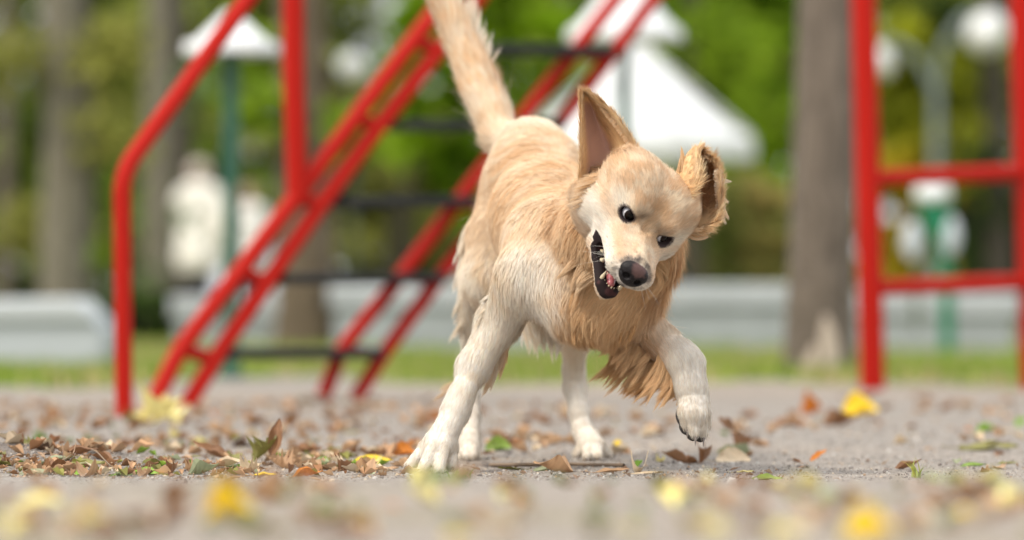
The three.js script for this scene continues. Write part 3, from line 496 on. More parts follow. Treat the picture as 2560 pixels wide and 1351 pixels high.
const keyLeaves = [ // pixel of the spot it rests on, width in pixels, colour, outline, shape, yaw, tilts, label
  [682, 1160, 105, 'brown', 'long', 'curled', 1.4, 0.2, 1.3, 'tall brown curled leaf standing on end among the litter'],
  [645, 1158, 90, 'olive', 'lobed', 'curled', 0.5, 0.3, 0.7, 'olive brown lobed leaf arching up beside the standing leaf'],
  [560, 1152, 105, 'brown', 'long', 'curled', 2.9, -0.4, 0.35, 'narrow dark brown leaf curling up with its tips in the air'],
  [590, 1156, 70, 'olive', 'oval', 'upright', 2.2, 0.5, 0.5],
  [895, 1158, 105, 'yellow', 'oval', 'flat', 0.1, 0.45, 0.0, 'bright yellow leaf lying just before the orange ones'],
  [990, 1140, 60, 'orange', 'round', 'flat', 0.4, 0.7, 0.1, 'larger vivid orange leaf standing beside the front paw'],
  [1040, 1124, 40, 'orange', 'round', 'flat', 2.4, 0.8, 0.3, 'smaller vivid orange leaf behind the larger one'],
  [170, 1138, 90, 'brown', 'oval', 'curled', 0.2, 0.1, 0.1], [275, 1152, 70, 'brown', 'oval', 'curled', 2.9, 0.2, 0.2],
  [155, 1168, 130, 'olive', 'long', 'flat', -0.15, 0.3, 0.05, 'long olive leaf sloping down the soil hump'],
  [335, 1188, 90, 'bright green', 'oval', 'flat', -0.1, 0.35, 0, 'bright green leaf lying at the crest of the ground'],
  [180, 1188, 40, 'bright green', 'round', 'flat', 0.6, 0.5, 0.2], [360, 1170, 70, 'olive', 'oval', 'curled', 0.6, 0, 0.1],
  [420, 1188, 60, 'brown', 'oval', 'rolled', 1.1, 0.4, 0.5], [540, 1168, 88, 'pale', 'oval', 'upright', 0.2, 0.2, 0.1, 'pale cream cupped leaf lying among brown ones'],
  [60, 1186, 100, 'grey green', 'oval', 'flat', 0.3, 0.3, 0], [20, 1165, 80, 'olive', 'oval', 'flat', 2.7, 0.4, 0], [120, 1150, 90, 'grey green', 'long', 'flat', 0.2, 0.2, 0],
  [640, 1190, 60, 'yellow', 'oval', 'flat', 0.1, 0.2, 0], [740, 1193, 82, 'orange', 'oval', 'curled', 0.2, 0.2, 0], [800, 1170, 70, 'tan', 'oval', 'curled', 2.2, 0.1, 0.1], [850, 1180, 60, 'brown', 'oval', 'rolled', 0.5, 0, 0.2], [930, 1178, 80, 'tan', 'long', 'flat', 0.2, 0.2, 0.1], [720, 1172, 80, 'tan', 'lobed', 'curled', 2.5, 0, 0.2], [480, 1186, 90, 'grey green', 'oval', 'curled', 0.3, 0.2, 0.1], [610, 1180, 80, 'pale', 'lobed', 'curled', 0.9, 0.2, 0.1],
  [1715, 1160, 84, 'brown', 'oval', 'curled', 2.9, 0.5, 0.25, 'brown leaf curling up from the small leaf pile'],
  [1755, 1158, 70, 'brown', 'oval', 'rolled', 0.9, 0.4, 0.6], [1803, 1157, 84, 'pale', 'round', 'flat', 0.1, 0.62, 0.0, 'pale tan round leaf propped upright in the small pile'],
  [1850, 1130, 60, 'brown', 'round', 'rolled', 0.4, 0, 0.4, 'brown ball like rolled leaf on top of the small pile'], [1870, 1140, 80, 'grey green', 'oval', 'curled', 3.4, 0.2, 0.2], [1800, 1132, 70, 'olive', 'long', 'curled', 0.5, 0.1, 0.4],
  [2032, 1152, 55, 'orange', 'long', 'curled', 0.6, 0.5, 0.5, 'little orange brown leaf with a raised point'], [2000, 1156, 34, 'brown', 'oval', 'curled', 2.6, 0.3, 0.3],
  [2420, 1128, 150, 'olive', 'long', 'flat', 0.06, 0.35, 0.0, 'big olive leaf with brown ends lying alone on the gravel'], [2450, 1126, 100, 'dark brown', 'long', 'curled', 0.1, 0.2, 0.05],
  [2245, 1172, 80, 'brown', 'long', 'curled', 0.2, 0.3, 0.1], [2410, 1168, 70, 'green', 'oval', 'flat', 0.1, 0.3, 0.05], [2500, 1160, 60, 'olive', 'long', 'flat', 0.3, 0.2, 0],
  [1842, 1182, 52, 'pale yellow', 'long', 'flat', 0.05, 0.2, 0], [1592, 1168, 36, 'bright green', 'oval', 'upright', 1.2, 0.4, 0.5, 'small bright green leaf tip poking up beside the hind paw'],
  [1222, 1126, 66, 'green', 'round', 'flat', 0.2, 0.7, 0.1, 'green leaf just behind the front paws'], [1538, 1116, 30, 'yellow', 'round', 'flat', 0.4, 0.8, 0.2], [1345, 1178, 90, 'grey green', 'oval', 'flat', 0.2, 0.3, 0.1], [1420, 1182, 110, 'tan', 'oval', 'curled', 2.9, 0.2, 0.05], [1500, 1182, 90, 'tan', 'long', 'flat', 0.2, 0.2, 0.05], [1300, 1176, 70, 'olive', 'long', 'flat', 2.8, 0.2, 0], [1590, 1186, 80, 'pale', 'long', 'flat', 0.1, 0.2, 0],
  [2118, 1042, 92, 'yellow', 'round', 'upright', 0.3, 0.7, 0.1, 'large pale yellow leaf resting at the foot of the red post'], [2012, 1036, 60, 'orange', 'round', 'curled', 0.5, 0.6, 0.1, 'orange leaf between the stout trunk and the red post'], [1940, 1066, 100, 'brown', 'oval', 'flat', 0.2, 0.2, 0.1], [2070, 1064, 110, 'brown', 'oval', 'curled', 0.3, 0.2, 0.1], [2448, 1080, 60, 'bright green', 'oval', 'curled', 0.2, 0.5, 0.1, 'green and orange leaf near the edge of the gravel'], [2548, 1066, 50, 'bright green', 'oval', 'upright', 1.0, 0.3, 0.8], [2500, 1082, 60, 'pale', 'oval', 'flat', 0.4, 0.3, 0],
  [372, 1066, 130, 'pale yellow', 'lobed', 'rolled', 0.3, 0.2, 0.3, 'pale yellow green leaf cluster at the handrail foot'], [430, 1060, 120, 'pale yellow', 'lobed', 'upright', 2.5, 0.5, 0.4, 'pale yellow lobed leaf propped against the stair foot'], [340, 1056, 70, 'pale yellow', 'oval', 'upright', 1.3, 0.5, 0.5],
  [530, 1300, 120, 'yellow', 'round', 'upright', 0.3, 0.75, 0.1, 'big bright yellow leaf lying on the near crest'], [60, 1262, 120, 'pale yellow', 'oval', 'flat', 0.2, 0.5, 0, 'pale yellow leaf on the near crest, alone'], [1285, 1272, 62, 'orange', 'round', 'curled', 0.3, 0.5, 0, 'small orange leaf on the near crest'], [2130, 1346, 130, 'yellow', 'round', 'upright', 0.4, 0.7, 0.1, 'golden yellow leaf at the near edge of the ground'], [1930, 1344, 110, 'pale yellow', 'oval', 'upright', 0.2, 0.5, 0, 'dull yellow leaf next to the golden yellow one'], [2470, 1262, 150, 'tan', 'oval', 'flat', 0.1, 0.4, 0, 'wide tan orange leaf on the near crest'], [2390, 1290, 110, 'yellow', 'oval', 'flat', 0.4, 0.4, 0], [1890, 1200, 80, 'green', 'oval', 'flat', 0.1, 0.35, 0, 'dark green leaf sitting right on the crest'], [1680, 1245, 100, 'olive', 'oval', 'flat', 0.4, 0.3, 0], [170, 1316, 110, 'tan', 'oval', 'flat', 0.6, 0.2, 0], [680, 1330, 90, 'olive', 'oval', 'flat', 0.4, 0.2, 0], [830, 1300, 90, 'olive', 'oval', 'flat', 2.4, 0.2, 0], [1120, 1346, 90, 'yellow', 'oval', 'flat', 0.4, 0.3, 0],
];
for (const [px, py, w, c, t, s, yaw, tx, tz, label] of keyLeaves) { const p = onGround(px, py); leafAt(c, t, s, p, w / FPX * -p.z / (t === 'round' ? 0.95 : 1.0), yaw, tx * (label ? 0.75 : 0.5), tz * (label ? 0.8 : 0.4), label); }
{ // the rest of the leaves, most of them towards the handrail side
  const r = rng(5), cols = ['brown', 'brown', 'tan', 'tan', 'tan', 'pale', 'dark brown', 'brown', 'olive', 'grey green', 'tan', 'olive', 'green', 'pale yellow', 'orange', 'brown', 'tan'], types = ['oval', 'oval', 'long', 'lobed', 'round'], shp = ['flat', 'flat', 'curled', 'curled', 'flat'];
  for (let i = 0; i < 225; i++) {
    const zone = r(); let px, py;
    if (zone < 0.4) { px = r() * 1000 - 20; py = 1090 + 105 * Math.pow(r(), 0.8); } else if (zone < 0.8) { px = r() * 2560 * (r() < 0.4 ? 0.45 : 1); py = 1026 + 80 * r(); } else if (zone < 0.9) { px = 1150 + 1400 * r(); py = 1085 + 108 * r(); } else { px = r() * 2560; py = 1200 + 140 * r(); }
    const p = onGround(px, py);
    leafAt(cols[Math.floor(r() * cols.length)], types[Math.floor(r() * 5)], shp[Math.floor(r() * 5)], p, (0.016 + 0.026 * r()), r() * 6.28, (r() - 0.5) * 0.35, (r() - 0.5) * 0.2);
  }
  // crumbs, small dry fragments and twigs
  const g = leafGeo('oval', 0.9, 0.8, 3, 4, 2), items = [], dull = ['brown', 'tan', 'tan', 'pale', 'tan', 'brown'];
  for (let i = 0; i < 5200; i++) {
    const left = r() < 0.55, D = 5.7 + 5 * Math.pow(r(), 1.6), x = left ? (-0.02 - 0.115 * r()) * D : (r() - 0.5) * 0.27 * D, z = -D, s = 0.003 + 0.012 * r() * r(), c = mix3(LCOL[r() < 0.04 ? cols[Math.floor(r() * cols.length)] : dull[Math.floor(r() * 6)]], [0.3, 0.26, 0.22], 0.3);
    if (fbm(x * 3.3, 7, z * 2.2, 3) < 0.05 + 0.3 * (r() - 0.5)) continue;
    items.push([V(x, gh(x, z) + s * 0.1, z), quat((r() - 0.5) * 1.2, r() * 6.28, (r() - 0.5) * 1.2), V(s * (r() < 0.15 ? 3 : 1), s, s * (r() < 0.2 ? 0.25 : 0.8)), shade(c, 0.7 + 0.6 * r())]);
  }
  for (let i = 0; i < 520; i++) { // drifts over the soil hump and before the stairs
    const px = r() * 1080 - 40, py = 1088 + 106 * Math.pow(r(), 0.7), p = onGround(px, py), s = 0.012 + 0.02 * r(), c = LCOL[r() < 0.8 ? dull[Math.floor(r() * 6)] : ['olive', 'grey green', 'green', 'olive'][Math.floor(r() * 4)]];
    if (fbm(p.x * 4.2, 5, p.z * 1.6, 3) < -0.1 + 0.3 * (r() - 0.5)) continue;
    items.push([V(p.x, p.y + 0.002, p.z), quat((r() - 0.5) * 0.4, r() * 6.28, (r() - 0.5) * 0.3), V(s, s, s * (0.5 + 0.6 * r())), shade(c, 0.75 + 0.5 * r())]);
  }
  for (let i = 0; i < 980; i++) { // leaves past the ones set out singly
    const near = r() < 0.16, px = r() * 2700 - 70, py = near ? 1206 + 150 * r() : 1000 + 140 * Math.pow(r(), 0.9), p = onGround(px, py), s = (near ? 0.014 : 0.022) + 0.026 * r(), c = LCOL[near ? ['tan', 'olive', 'pale yellow', 'grey green', 'pale', 'brown'][Math.floor(r() * 6)] : dull[Math.floor(r() * 6)]];
    if (fbm(p.x * 2.2, 3, p.z * 1.1, 3) < -0.06 + 0.3 * (r() - 0.5)) continue;
    items.push([V(p.x, p.y + 0.002, p.z), quat((r() - 0.5) * 0.5, r() * 6.28, (r() - 0.5) * 0.4), V(s, s, s * (0.7 + 0.5 * r())), shade(c, 0.75 + 0.5 * r())]);
  }
  tag(instanced('leaf_litter', g, std([1, 1, 1], 0.8, { side: THREE.DoubleSide }), items, scene), 'crumbled dry leaf bits and twigs scattered over the gravel', 'litter', undefined, 'stuff');
}
function twig(label, pts, r) { tag(part(numbered('twig'), new THREE.TubeGeometry(new THREE.CatmullRomCurve3(pts), 24, r, 6), std([0.2, 0.14, 0.09], 0.9), scene), label, 'twig'); }
{ const G = (px, py, up) => { const p = onGround(px, py); p.y += up; return p; };
  twig('dark twig lying on the gravel between the paws', [G(1225, 1168, 0.003), G(1330, 1172, 0.006), G(1430, 1168, 0.004), G(1560, 1172, 0.005)], 0.0028);
  twig('thin pale stalk leaning over the green leaf', [G(215, 1130, 0.004), G(240, 1150, 0.012), G(275, 1175, 0.006), G(300, 1186, 0.003)], 0.0012); }
function tuft(label, px, py, n, h, spread, seed, cols) {
  const p0 = onGround(px, py), r = rng(seed), b = pumpGeo();
  for (let i = 0; i < n; i++) {
    const a = r() * 6.28, d = spread * Math.sqrt(r()), x = p0.x + Math.cos(a) * d, z = p0.z + Math.sin(a) * d, y = gh(x, z) - 0.002, H = h * (0.6 + 0.6 * r()), lean = (r() - 0.5) * 1.3 * H, lz = (r() - 0.5) * H, w = 0.0016 + 0.001 * r(), c = cols[Math.floor(r() * cols.length)], b0 = b.pos.length / 3, th = r() * 3.1;
    for (let k = 0; k <= 4; k++) { const t = k / 4, ww = w * (1 - t) + 0.0002; for (const e of [-1, 1]) { b.pos.push(x + lean * t * t + e * ww * Math.cos(th), y + H * t * (1 - 0.2 * t * t), z + lz * t * t + e * ww * Math.sin(th)); b.nor.push(-Math.sin(th), 0.35, Math.cos(th)); b.col.push(...c); } }
    for (let k = 0; k < 4; k++) { const q = b0 + k * 2; b.idx.push(q, q + 1, q + 3, q, q + 3, q + 2); }
  }
  tag(part(numbered('grass_tuft'), build(b), std([1, 1, 1], 0.8, { vertexColors: true, transmission: 0.35, thickness: 0, side: THREE.DoubleSide }), scene), label, 'grass tuft', 'grass tufts on the gravel', 'stuff');
}
tuft('pale green grass tuft growing before the planted front paw', 1100, 1208, 60, 0.02, 0.03, 4, [[0.3, 0.38, 0.12], [0.45, 0.48, 0.25]]);
tuft('yellow green sprout standing alone beside the big olive leaf', 2295, 1195, 14, 0.034, 0.008, 6, [[0.5, 0.5, 0.1], [0.35, 0.42, 0.1]]);
tuft('pale green blades beside the yellow green sprout', 2340, 1205, 16, 0.02, 0.02, 8, [[0.4, 0.48, 0.2]]);
tuft('short green blades beside the planted front paw', 1148, 1196, 18, 0.018, 0.015, 9, [[0.22, 0.34, 0.06]]);

// ---------------------------------------------------------------- the dog
const dog = thing('dog', 'cream and golden long haired dog turning with one front paw lifted and mouth open', 'dog');
dog.position.copy(W(1340, 1180, 6.2)); dog.position.y = 0;
const DOG0 = dog.position.clone();
const CREAM = [0.82, 0.64, 0.445], WHITE = [0.87, 0.81, 0.725], GOLD = [0.75, 0.51, 0.285], LGOLD = [0.745, 0.505, 0.285], DGOLD = [0.52, 0.285, 0.115], PALE = [0.85, 0.735, 0.585];
const PAW = [0.78, 0.70, 0.59];
const bones = []; // capsules with fur data
function chain(grp, joints, props) {
  const J = joints.map(([px, py, D, r]) => ({ p: W(px, py, D), r: r * D / FPX }));
  for (let i = 0; i < J.length - 1; i++) {
    const a = J[i], b = J[i + 1], q = { ...props, ...(props.at?.[i] ?? {}) };
    const flow = q.flow ? V(...q.flow) : b.p.clone().sub(a.p);
    bones.push({ grp, c: [a.p.x, a.p.y, a.p.z, b.p.x, b.p.y, b.p.z, a.r, b.r], flow: flow.normalize(), len: q.len, col: q.col, col2: q.col2 ?? q.col, lift: q.lift ?? 0.25, swirl: q.swirl ?? 0.75, k: q.k ?? 0.03 });
  }
}
// trunk: rump, loin, ribs, chest
chain(0, [[1330, 390, 6.62, 97], [1345, 446, 6.52, 98], [1372, 545, 6.34, 122], [1418, 640, 6.17, 132], [1462, 722, 6.05, 98]], { k: 0.07, len: 0.022, lift: 0.14, swirl: 0.7, col: LGOLD, col2: CREAM, at: [{ flow: [-0.35, -0.35, -0.5], col: CREAM, col2: PALE, len: 0.017 }, { flow: [-0.3, -0.4, -0.4], len: 0.02 }, { flow: [-0.3, -0.55, -0.3] }, { flow: [-0.05, -0.9, 0.1], col: GOLD, col2: LGOLD, len: 0.036, lift: 0.2 }] });
chain(0, [[1395, 720, 6.35, 82], [1385, 640, 6.5, 92], [1370, 560, 6.62, 80]], { k: 0.06, len: 0.04, lift: 0.2, col: LGOLD, col2: CREAM, flow: [-0.1, -0.8, -0.4] });       // belly
chain(0, [[1440, 735, 6.03, 88], [1530, 745, 6.02, 84], [1572, 738, 6.04, 66]], { k: 0.05, len: 0.036, lift: 0.16, col: GOLD, col2: LGOLD, flow: [-0.12, -1, 0.12], at: [{ col: LGOLD, col2: CREAM }, {}] }); // breast
// neck
chain(1, [[1455, 610, 6.08, 98], [1530, 580, 5.97, 92], [1590, 545, 5.88, 78]], { k: 0.06, len: 0.034, lift: 0.22, col: LGOLD, col2: GOLD, flow: [-0.55, -0.75, -0.15], at: [{ col: LGOLD, col2: CREAM }, {}] });
chain(1, [[1628, 595, 5.95, 56], [1622, 650, 5.97, 46], [1590, 705, 6.0, 54]], { k: 0.05, len: 0.034, lift: 0.25, col: GOLD, col2: LGOLD, flow: [0.25, -0.95, 0.1] });
// planted front leg
chain(2, [[1350, 590, 6.12, 80], [1318, 690, 6.06, 74], [1250, 800, 6.09, 51], [1185, 915, 6.06, 38], [1152, 992, 6.03, 28], [1138, 1030, 6.02, 31], [1118, 1072, 6.005, 27], [1100, 1106, 5.995, 31], [1085, 1138, 5.985, 29]],
  { k: 0.017, swirl: 0.35, lift: 0.14, col: WHITE, at: [{ len: 0.018, col: CREAM, col2: PALE, flow: [-0.2, -1, 0.1] }, { len: 0.022, col: PALE, col2: WHITE, flow: [-0.05, -1, 0.1] }, { len: 0.017, col2: PALE }, { len: 0.012, col2: PALE }, { len: 0.009 }, { len: 0.009 }, { len: 0.008 }, { len: 0.007 }] });
for (const [px, py, D, kx, ky, kd] of [[1026, 1164, 5.985, 1064, 1122, 6.0], [1058, 1173, 5.945, 1084, 1118, 5.97], [1098, 1175, 5.945, 1106, 1122, 5.97], [1130, 1165, 5.985, 1124, 1124, 6.0]])
  chain(2, [[(kx + 1104) / 2, (ky + 1105) / 2, 6.0, 20], [kx, ky, kd, 19], [px, py, D, 15]], { k: 0.003, len: 0.008, lift: 0.13, col: PAW, col2: WHITE, at: [{ k: 0.014 }, {}] });
// lifted front leg
chain(3, [[1576, 735, 6.06, 66], [1588, 800, 6.1, 54], [1652, 856, 6.03, 43], [1698, 888, 6.0, 37], [1718, 912, 5.985, 39], [1728, 968, 5.975, 35], [1735, 1022, 5.985, 35]],
  { k: 0.017, swirl: 0.35, lift: 0.14, col: WHITE, at: [{ len: 0.03, col: GOLD, col2: LGOLD, flow: [-0.05, -1, 0.1] }, { len: 0.018, col: PALE, col2: LGOLD }, { len: 0.014 }, { len: 0.01 }, { len: 0.009 }, { len: 0.008 }] });
for (const [px, py, D, kx, ky, kd] of [[1716, 1062, 5.955, 1712, 1028, 5.955], [1736, 1081, 5.945, 1730, 1036, 5.945], [1757, 1082, 5.955, 1750, 1036, 5.945], [1764, 1064, 5.985, 1758, 1028, 5.97]])
  chain(3, [[1735, 990, 5.98, 21], [kx, ky, kd, 18], [px, py, D, 14]], { k: 0.003, len: 0.008, lift: 0.13, col: PAW, col2: WHITE, at: [{ k: 0.014 }, {}] });
// hind leg behind the planted one
chain(4, [[1282, 470, 6.6, 76], [1246, 590, 6.52, 72], [1214, 700, 6.48, 54], [1192, 830, 6.6, 31], [1174, 940, 6.66, 22], [1178, 1040, 6.6, 20], [1176, 1110, 6.55, 25]],
  { k: 0.012, lift: 0.22, col: WHITE, at: [{ len: 0.02, col: LGOLD, col2: CREAM, flow: [-0.2, -1, -0.1] }, { len: 0.024, col: PALE, col2: CREAM, flow: [-0.2, -1, 0] }, { len: 0.026, col: WHITE, col2: PALE, flow: [-0.15, -1, -0.1] }, { len: 0.024 }, { len: 0.012 }, { len: 0.009 }] });
for (const [px, D] of [[1152, 6.5], [1166, 6.47], [1182, 6.47], [1194, 6.5]]) chain(4, [[1172, 1106, 6.55, 17], [(px + 1172) / 2 + 1, 1118, 6.51, 15], [px, 1140, D, 11]], { k: 0.003, len: 0.007, lift: 0.13, col: PAW, col2: WHITE, at: [{ k: 0.012 }, {}] });
// the other hind leg
chain(5, [[1415, 480, 6.62, 84], [1452, 620, 6.52, 84], [1448, 740, 6.46, 56], [1438, 850, 6.54, 33], [1434, 925, 6.59, 25], [1437, 965, 6.6, 27], [1447, 1035, 6.57, 23], [1458, 1080, 6.555, 24], [1472, 1108, 6.54, 28]],
  { k: 0.012, lift: 0.16, col: WHITE, at: [{ len: 0.03, col: LGOLD, col2: CREAM, flow: [0, -1, -0.1] }, { len: 0.03, col: CREAM, col2: PALE, flow: [0, -1, 0] }, { len: 0.022, col: CREAM, col2: PALE }, { len: 0.012, col2: PALE }, { len: 0.009, col2: PALE }, { len: 0.008 }, { len: 0.007 }, { len: 0.007 }] });
for (const [px, py, D] of [[1443, 1136, 6.5], [1468, 1140, 6.47], [1496, 1139, 6.47], [1520, 1135, 6.51]]) chain(5, [[1474, 1100, 6.54, 18], [(px + 1474) / 2, 1114, 6.5, 16], [px, py, D, 12]], { k: 0.003, len: 0.007, lift: 0.13, col: PAW, col2: WHITE, at: [{ k: 0.012 }, {}] });
// tail
chain(6, [[1258, 345, 6.68, 42], [1212, 235, 6.74, 37], [1164, 125, 6.78, 32], [1112, 5, 6.8, 26], [1080, -90, 6.8, 14]], { k: 0.004, swirl: 0.3, len: 0.05, lift: 0.32, col: PALE, col2: LGOLD, at: [{}, {}, {}, {}] });
const TAIL = 6, nG = 7;
for (let i = 0; i < bones.length; i++) { const b = bones[i], c = b.c; b.mid = [(c[0] + c[3]) / 2, (c[1] + c[4]) / 2, (c[2] + c[5]) / 2]; b.reach = Math.hypot(c[0] - c[3], c[1] - c[4], c[2] - c[5]) / 2 + Math.max(c[6], c[7]); }
const byGroup = Array.from({ length: nG }, (_, g) => bones.filter((b) => b.grp === g));
function bodyD(x, y, z) {
  let d = 1;
  for (let g = 0; g < nG; g++) { let e = 1; for (const b of byGroup[g]) e = smin(e, coneD(x, y, z, b.c), b.k); d = smin(d, e, 0.035); }
  return d;
}
const patches = [[1335, 690, 6.0, 95, WHITE, 0.95], [1330, 800, 6.03, 70, WHITE, 0.8], [1430, 600, 5.97, 70, GOLD, 0.5], [1445, 830, 5.99, 55, DGOLD, 0.4], [1540, 770, 5.96, 100, GOLD, 0.7], [1590, 880, 6.0, 75, DGOLD, 0.85], [1345, 500, 6.25, 45, PALE, 0.8], [1330, 300, 6.6, 90, PALE, 0.8], [1290, 500, 6.42, 50, LGOLD, 0.7], [1395, 470, 6.2, 60, GOLD, 0.45]].map(([a, b, D, r, c, w]) => [W(a, b, D), r * D / FPX, c, w]);
function furAt(x, y, z, out) { // fur data blended from the nearest bones
  let best = 1e9; const ds = furAt.ds;
  for (let i = 0; i < bones.length; i++) { ds[i] = coneD(x, y, z, bones[i].c); if (ds[i] < best) best = ds[i]; }
  let W0 = 0, fx = 0, fy = 0, fz = 0, len = 0, lift = 0, swirl = 0; const c = [0, 0, 0], c2 = [0, 0, 0];
  for (let i = 0; i < bones.length; i++) {
    const e = (ds[i] - best) / 0.016; if (e > 5) continue;
    const b = bones[i], w = Math.exp(-e); W0 += w; fx += b.flow.x * w; fy += b.flow.y * w; fz += b.flow.z * w; len += b.len * w; lift += b.lift * w; swirl += b.swirl * w;
    for (let k = 0; k < 3; k++) { c[k] += b.col[k] * w; c2[k] += b.col2[k] * w; }
  }
  const l = Math.hypot(fx, fy, fz) || 1;
  out.flow.set(fx / l, fy / l, fz / l); out.len = len / W0; out.lift = lift / W0; out.swirl = swirl / W0;
  for (let k = 0; k < 3; k++) { c[k] /= W0; c2[k] /= W0; }
  const al = 0.82 * (x * out.flow.x + y * out.flow.y + z * out.flow.z), sx = x - out.flow.x * al, sy = y - out.flow.y * al, sz = z - out.flow.z * al; // streaks along the lie of the hair
  out.col = mix3(c, c2, sstep(-0.25, 0.35, fbm(sx * 34, sy * 34, sz * 34, 3)));
  for (const q of patches) { const e = ((x - q[0].x) ** 2 + (y - q[0].y) ** 2 + (z - q[0].z) ** 2) / (q[1] * q[1]); if (e < 4) out.col = mix3(out.col, q[2], q[3] * Math.exp(-e * e) * clamp(0.8 + 0.6 * fbm(sx * 50, sy * 50, sz * 50, 2))); }
  return out;
}
furAt.ds = new Float32Array(bones.length);
const FD = { flow: V(0, 0, 0), len: 0, lift: 0, col: [0, 0, 0] };
console.log('dog body');
const lo = [1e9, 1e9, 1e9], hi = [-1e9, -1e9, -1e9];
for (const b of bones) for (let k = 0; k < 3; k++) { lo[k] = Math.min(lo[k], b.mid[k] - b.reach - 0.01); hi[k] = Math.max(hi[k], b.mid[k] + b.reach + 0.01); }
const body = surfaceNets(bodyD, lo, hi, 0.0042, 0.025);
paint(body, (x, y, z) => furAt(x, y, z, FD).col);

// ---- head, in its own axes: x to the dog's left, y up, z out of the muzzle, centimetres
const HR = new THREE.Matrix4().makeRotationZ(-0.593).multiply(new THREE.Matrix4().makeRotationY(0.36)).multiply(new THREE.Matrix4().makeRotationX(0.47));
const EYEMID = V(0, 0.7, 5.2), HO = W(1614, 566, 5.745).sub(EYEMID.clone().multiplyScalar(0.01).applyMatrix4(HR));
const H = (x, y, z) => V(x, y, z).multiplyScalar(0.01).applyMatrix4(HR).add(HO);
const HRi = HR.clone().invert(), toHead = (p) => p.clone().sub(HO).applyMatrix4(HRi).multiplyScalar(100);
const EYES = [-1, 1].map((s) => { const dir = V(s * 0.5, 0.02, 0.86).normalize(), S = V(s * 3.4, 0.75, 5.35); return { s, dir, S, C: S.clone().addScaledVector(dir, -0.98), up: V(-s * 0.22, 1, 0).normalize() }; });
for (const e of EYES) { e.side = e.up.clone().cross(e.dir).normalize(); e.up = e.dir.clone().cross(e.side).normalize(); }
const cc = (a, b, ra, rb) => [...a, ...b, ra, rb];
const UP = [];
for (const s of [-1, 1]) UP.push([cc([s * 2.75, 2.15, 4.5], [s * 2.5, 2.9, 3.0], 1.65, 2.0), 0.9], [cc([s * 4.1, -1.6, 2.6], [s * 4.0, -3.4, -1.5], 2.4, 3.1), 2.6], [cc([s * 3.2, -1.8, 4.4], [s * 2.2, -2.5, 7], 1.75, 1.9), 1.5],
  [cc([s * 1.8, -2.5, 5.5], [s * 1.7, -3.05, 11.9], 2.45, 2.15), 1.0], [cc([s * 2.4, -3.9, 5.2], [s * 1.85, -4.1, 11.3], 1.35, 1.3), 1.1], [cc([s * 3.0, -3.2, 3.2], [s * 2.2, -3.9, 5.2], 1.9, 1.5), 1.2]);
UP.push([cc([0, -0.7, 4.8], [0, -1.75, 12.5], 1.75, 1.6), 1.2], [cc([0, -3.0, 12.6], [0, -3.6, 12.9], 2.0, 1.8), 0.9], [cc([0, -3.5, -2], [0, -5, -7], 5.0, 6.2), 4]);
function upperD(x, y, z) {
  let d = ellD(x, y - 0.75, z + 0.6, 6.9, 5.7, 6.45);
  for (const s of [-1, 1]) d = smin(d, coneD(x, y, z, [s * 3.7, 3.4, 0.6, s * 3.9, 3.1, -1.5, 3.0, 3.2]), 3.2);
  for (const [c, k] of UP) d = smin(d, coneD(x, y, z, c), k);
  d = smax(d, -ellD(x, y + 5.9, z - 7.2, 2.35, 1.9, 5.6), 0.5); // palate
  d = smax(d, -coneD(x, y, z, [0, 5.2, 5.0, 0, 0.5, 6.5, 0.3, 0.45]), 1.2); // furrow between the brows
  return d;
}
const JW = [];
for (const s of [-1, 1]) JW.push([cc([s * 3.2, -4.9, 1.4], [s * 2.3, -7.2, 6.0], 1.4, 0.85), 0.8], [cc([s * 2.3, -7.2, 6.0], [s * 1.05, -8.3, 10.7], 0.85, 0.85), 0.8]);
JW.push([cc([0, -8.55, 10.7], [0, -8.7, 11.2], 1.2, 1.05), 0.9], [cc([0, -6.6, 1.5], [0, -8.9, 9.8], 1.9, 0.95), 1.0]);
function jawD(x, y, z) { let d = 99; for (const [c, k] of JW) d = smin(d, coneD(x, y, z, c), k); return smax(d, -coneD(x, y, z, [0, -5.6, 3, 0, -7.9, 10.4, 1.35, 0.85]), 0.4); }
function headD(x, y, z) {
  let d = smin(upperD(x, y, z), jawD(x, y, z), 0.5);
  for (const s of [-1, 1]) d = smin(d, coneD(x, y, z, [s * 3.5, -3.7, 4.2, s * 2.9, -6.3, 4.3, 1.5, 1.4]), 0.8);
  for (const s of [-1, 1]) d = smax(d, -ellD(x - s * 2.7, y + 5.75, z - 7.2, 1.5, 1.15, 1.9), 0.3);
  for (const e of EYES) {
    const px = x - e.S.x, py = y - e.S.y, pz = z - e.S.z; if (px * px + py * py + pz * pz > 16) continue;
    const a = px * e.side.x + py * e.side.y + pz * e.side.z, b = px * e.up.x + py * e.up.y + pz * e.up.z, c = px * e.dir.x + py * e.dir.y + pz * e.dir.z;
    const lid = Math.hypot(px + e.dir.x * 0.95, py + e.dir.y * 0.95, pz + e.dir.z * 0.95) - 1.42; // lids drawn over the eyeball
    d = smin(d, lid, 0.5); d = smax(d, -ellD(a, b + 0.28 * (a / 1.2) * (a / 1.2) * 0.4, c + 0.1, 1.24, 0.92, 1.35), 0.22);
  }
  return d;
}
function eyeNear(x, y, z) { let m = 9, q = null; for (const e of EYES) { const px = x - e.S.x, py = y - e.S.y, pz = z - e.S.z, a = px * e.side.x + py * e.side.y + pz * e.side.z, b = px * e.up.x + py * e.up.y + pz * e.up.z, c = px * e.dir.x + py * e.dir.y + pz * e.dir.z, d = Math.hypot(a / 1.15, b / 0.9, c * 0.4); if (d < m) { m = d; q = [a * e.s, b, e.s]; } } return [m, q]; }
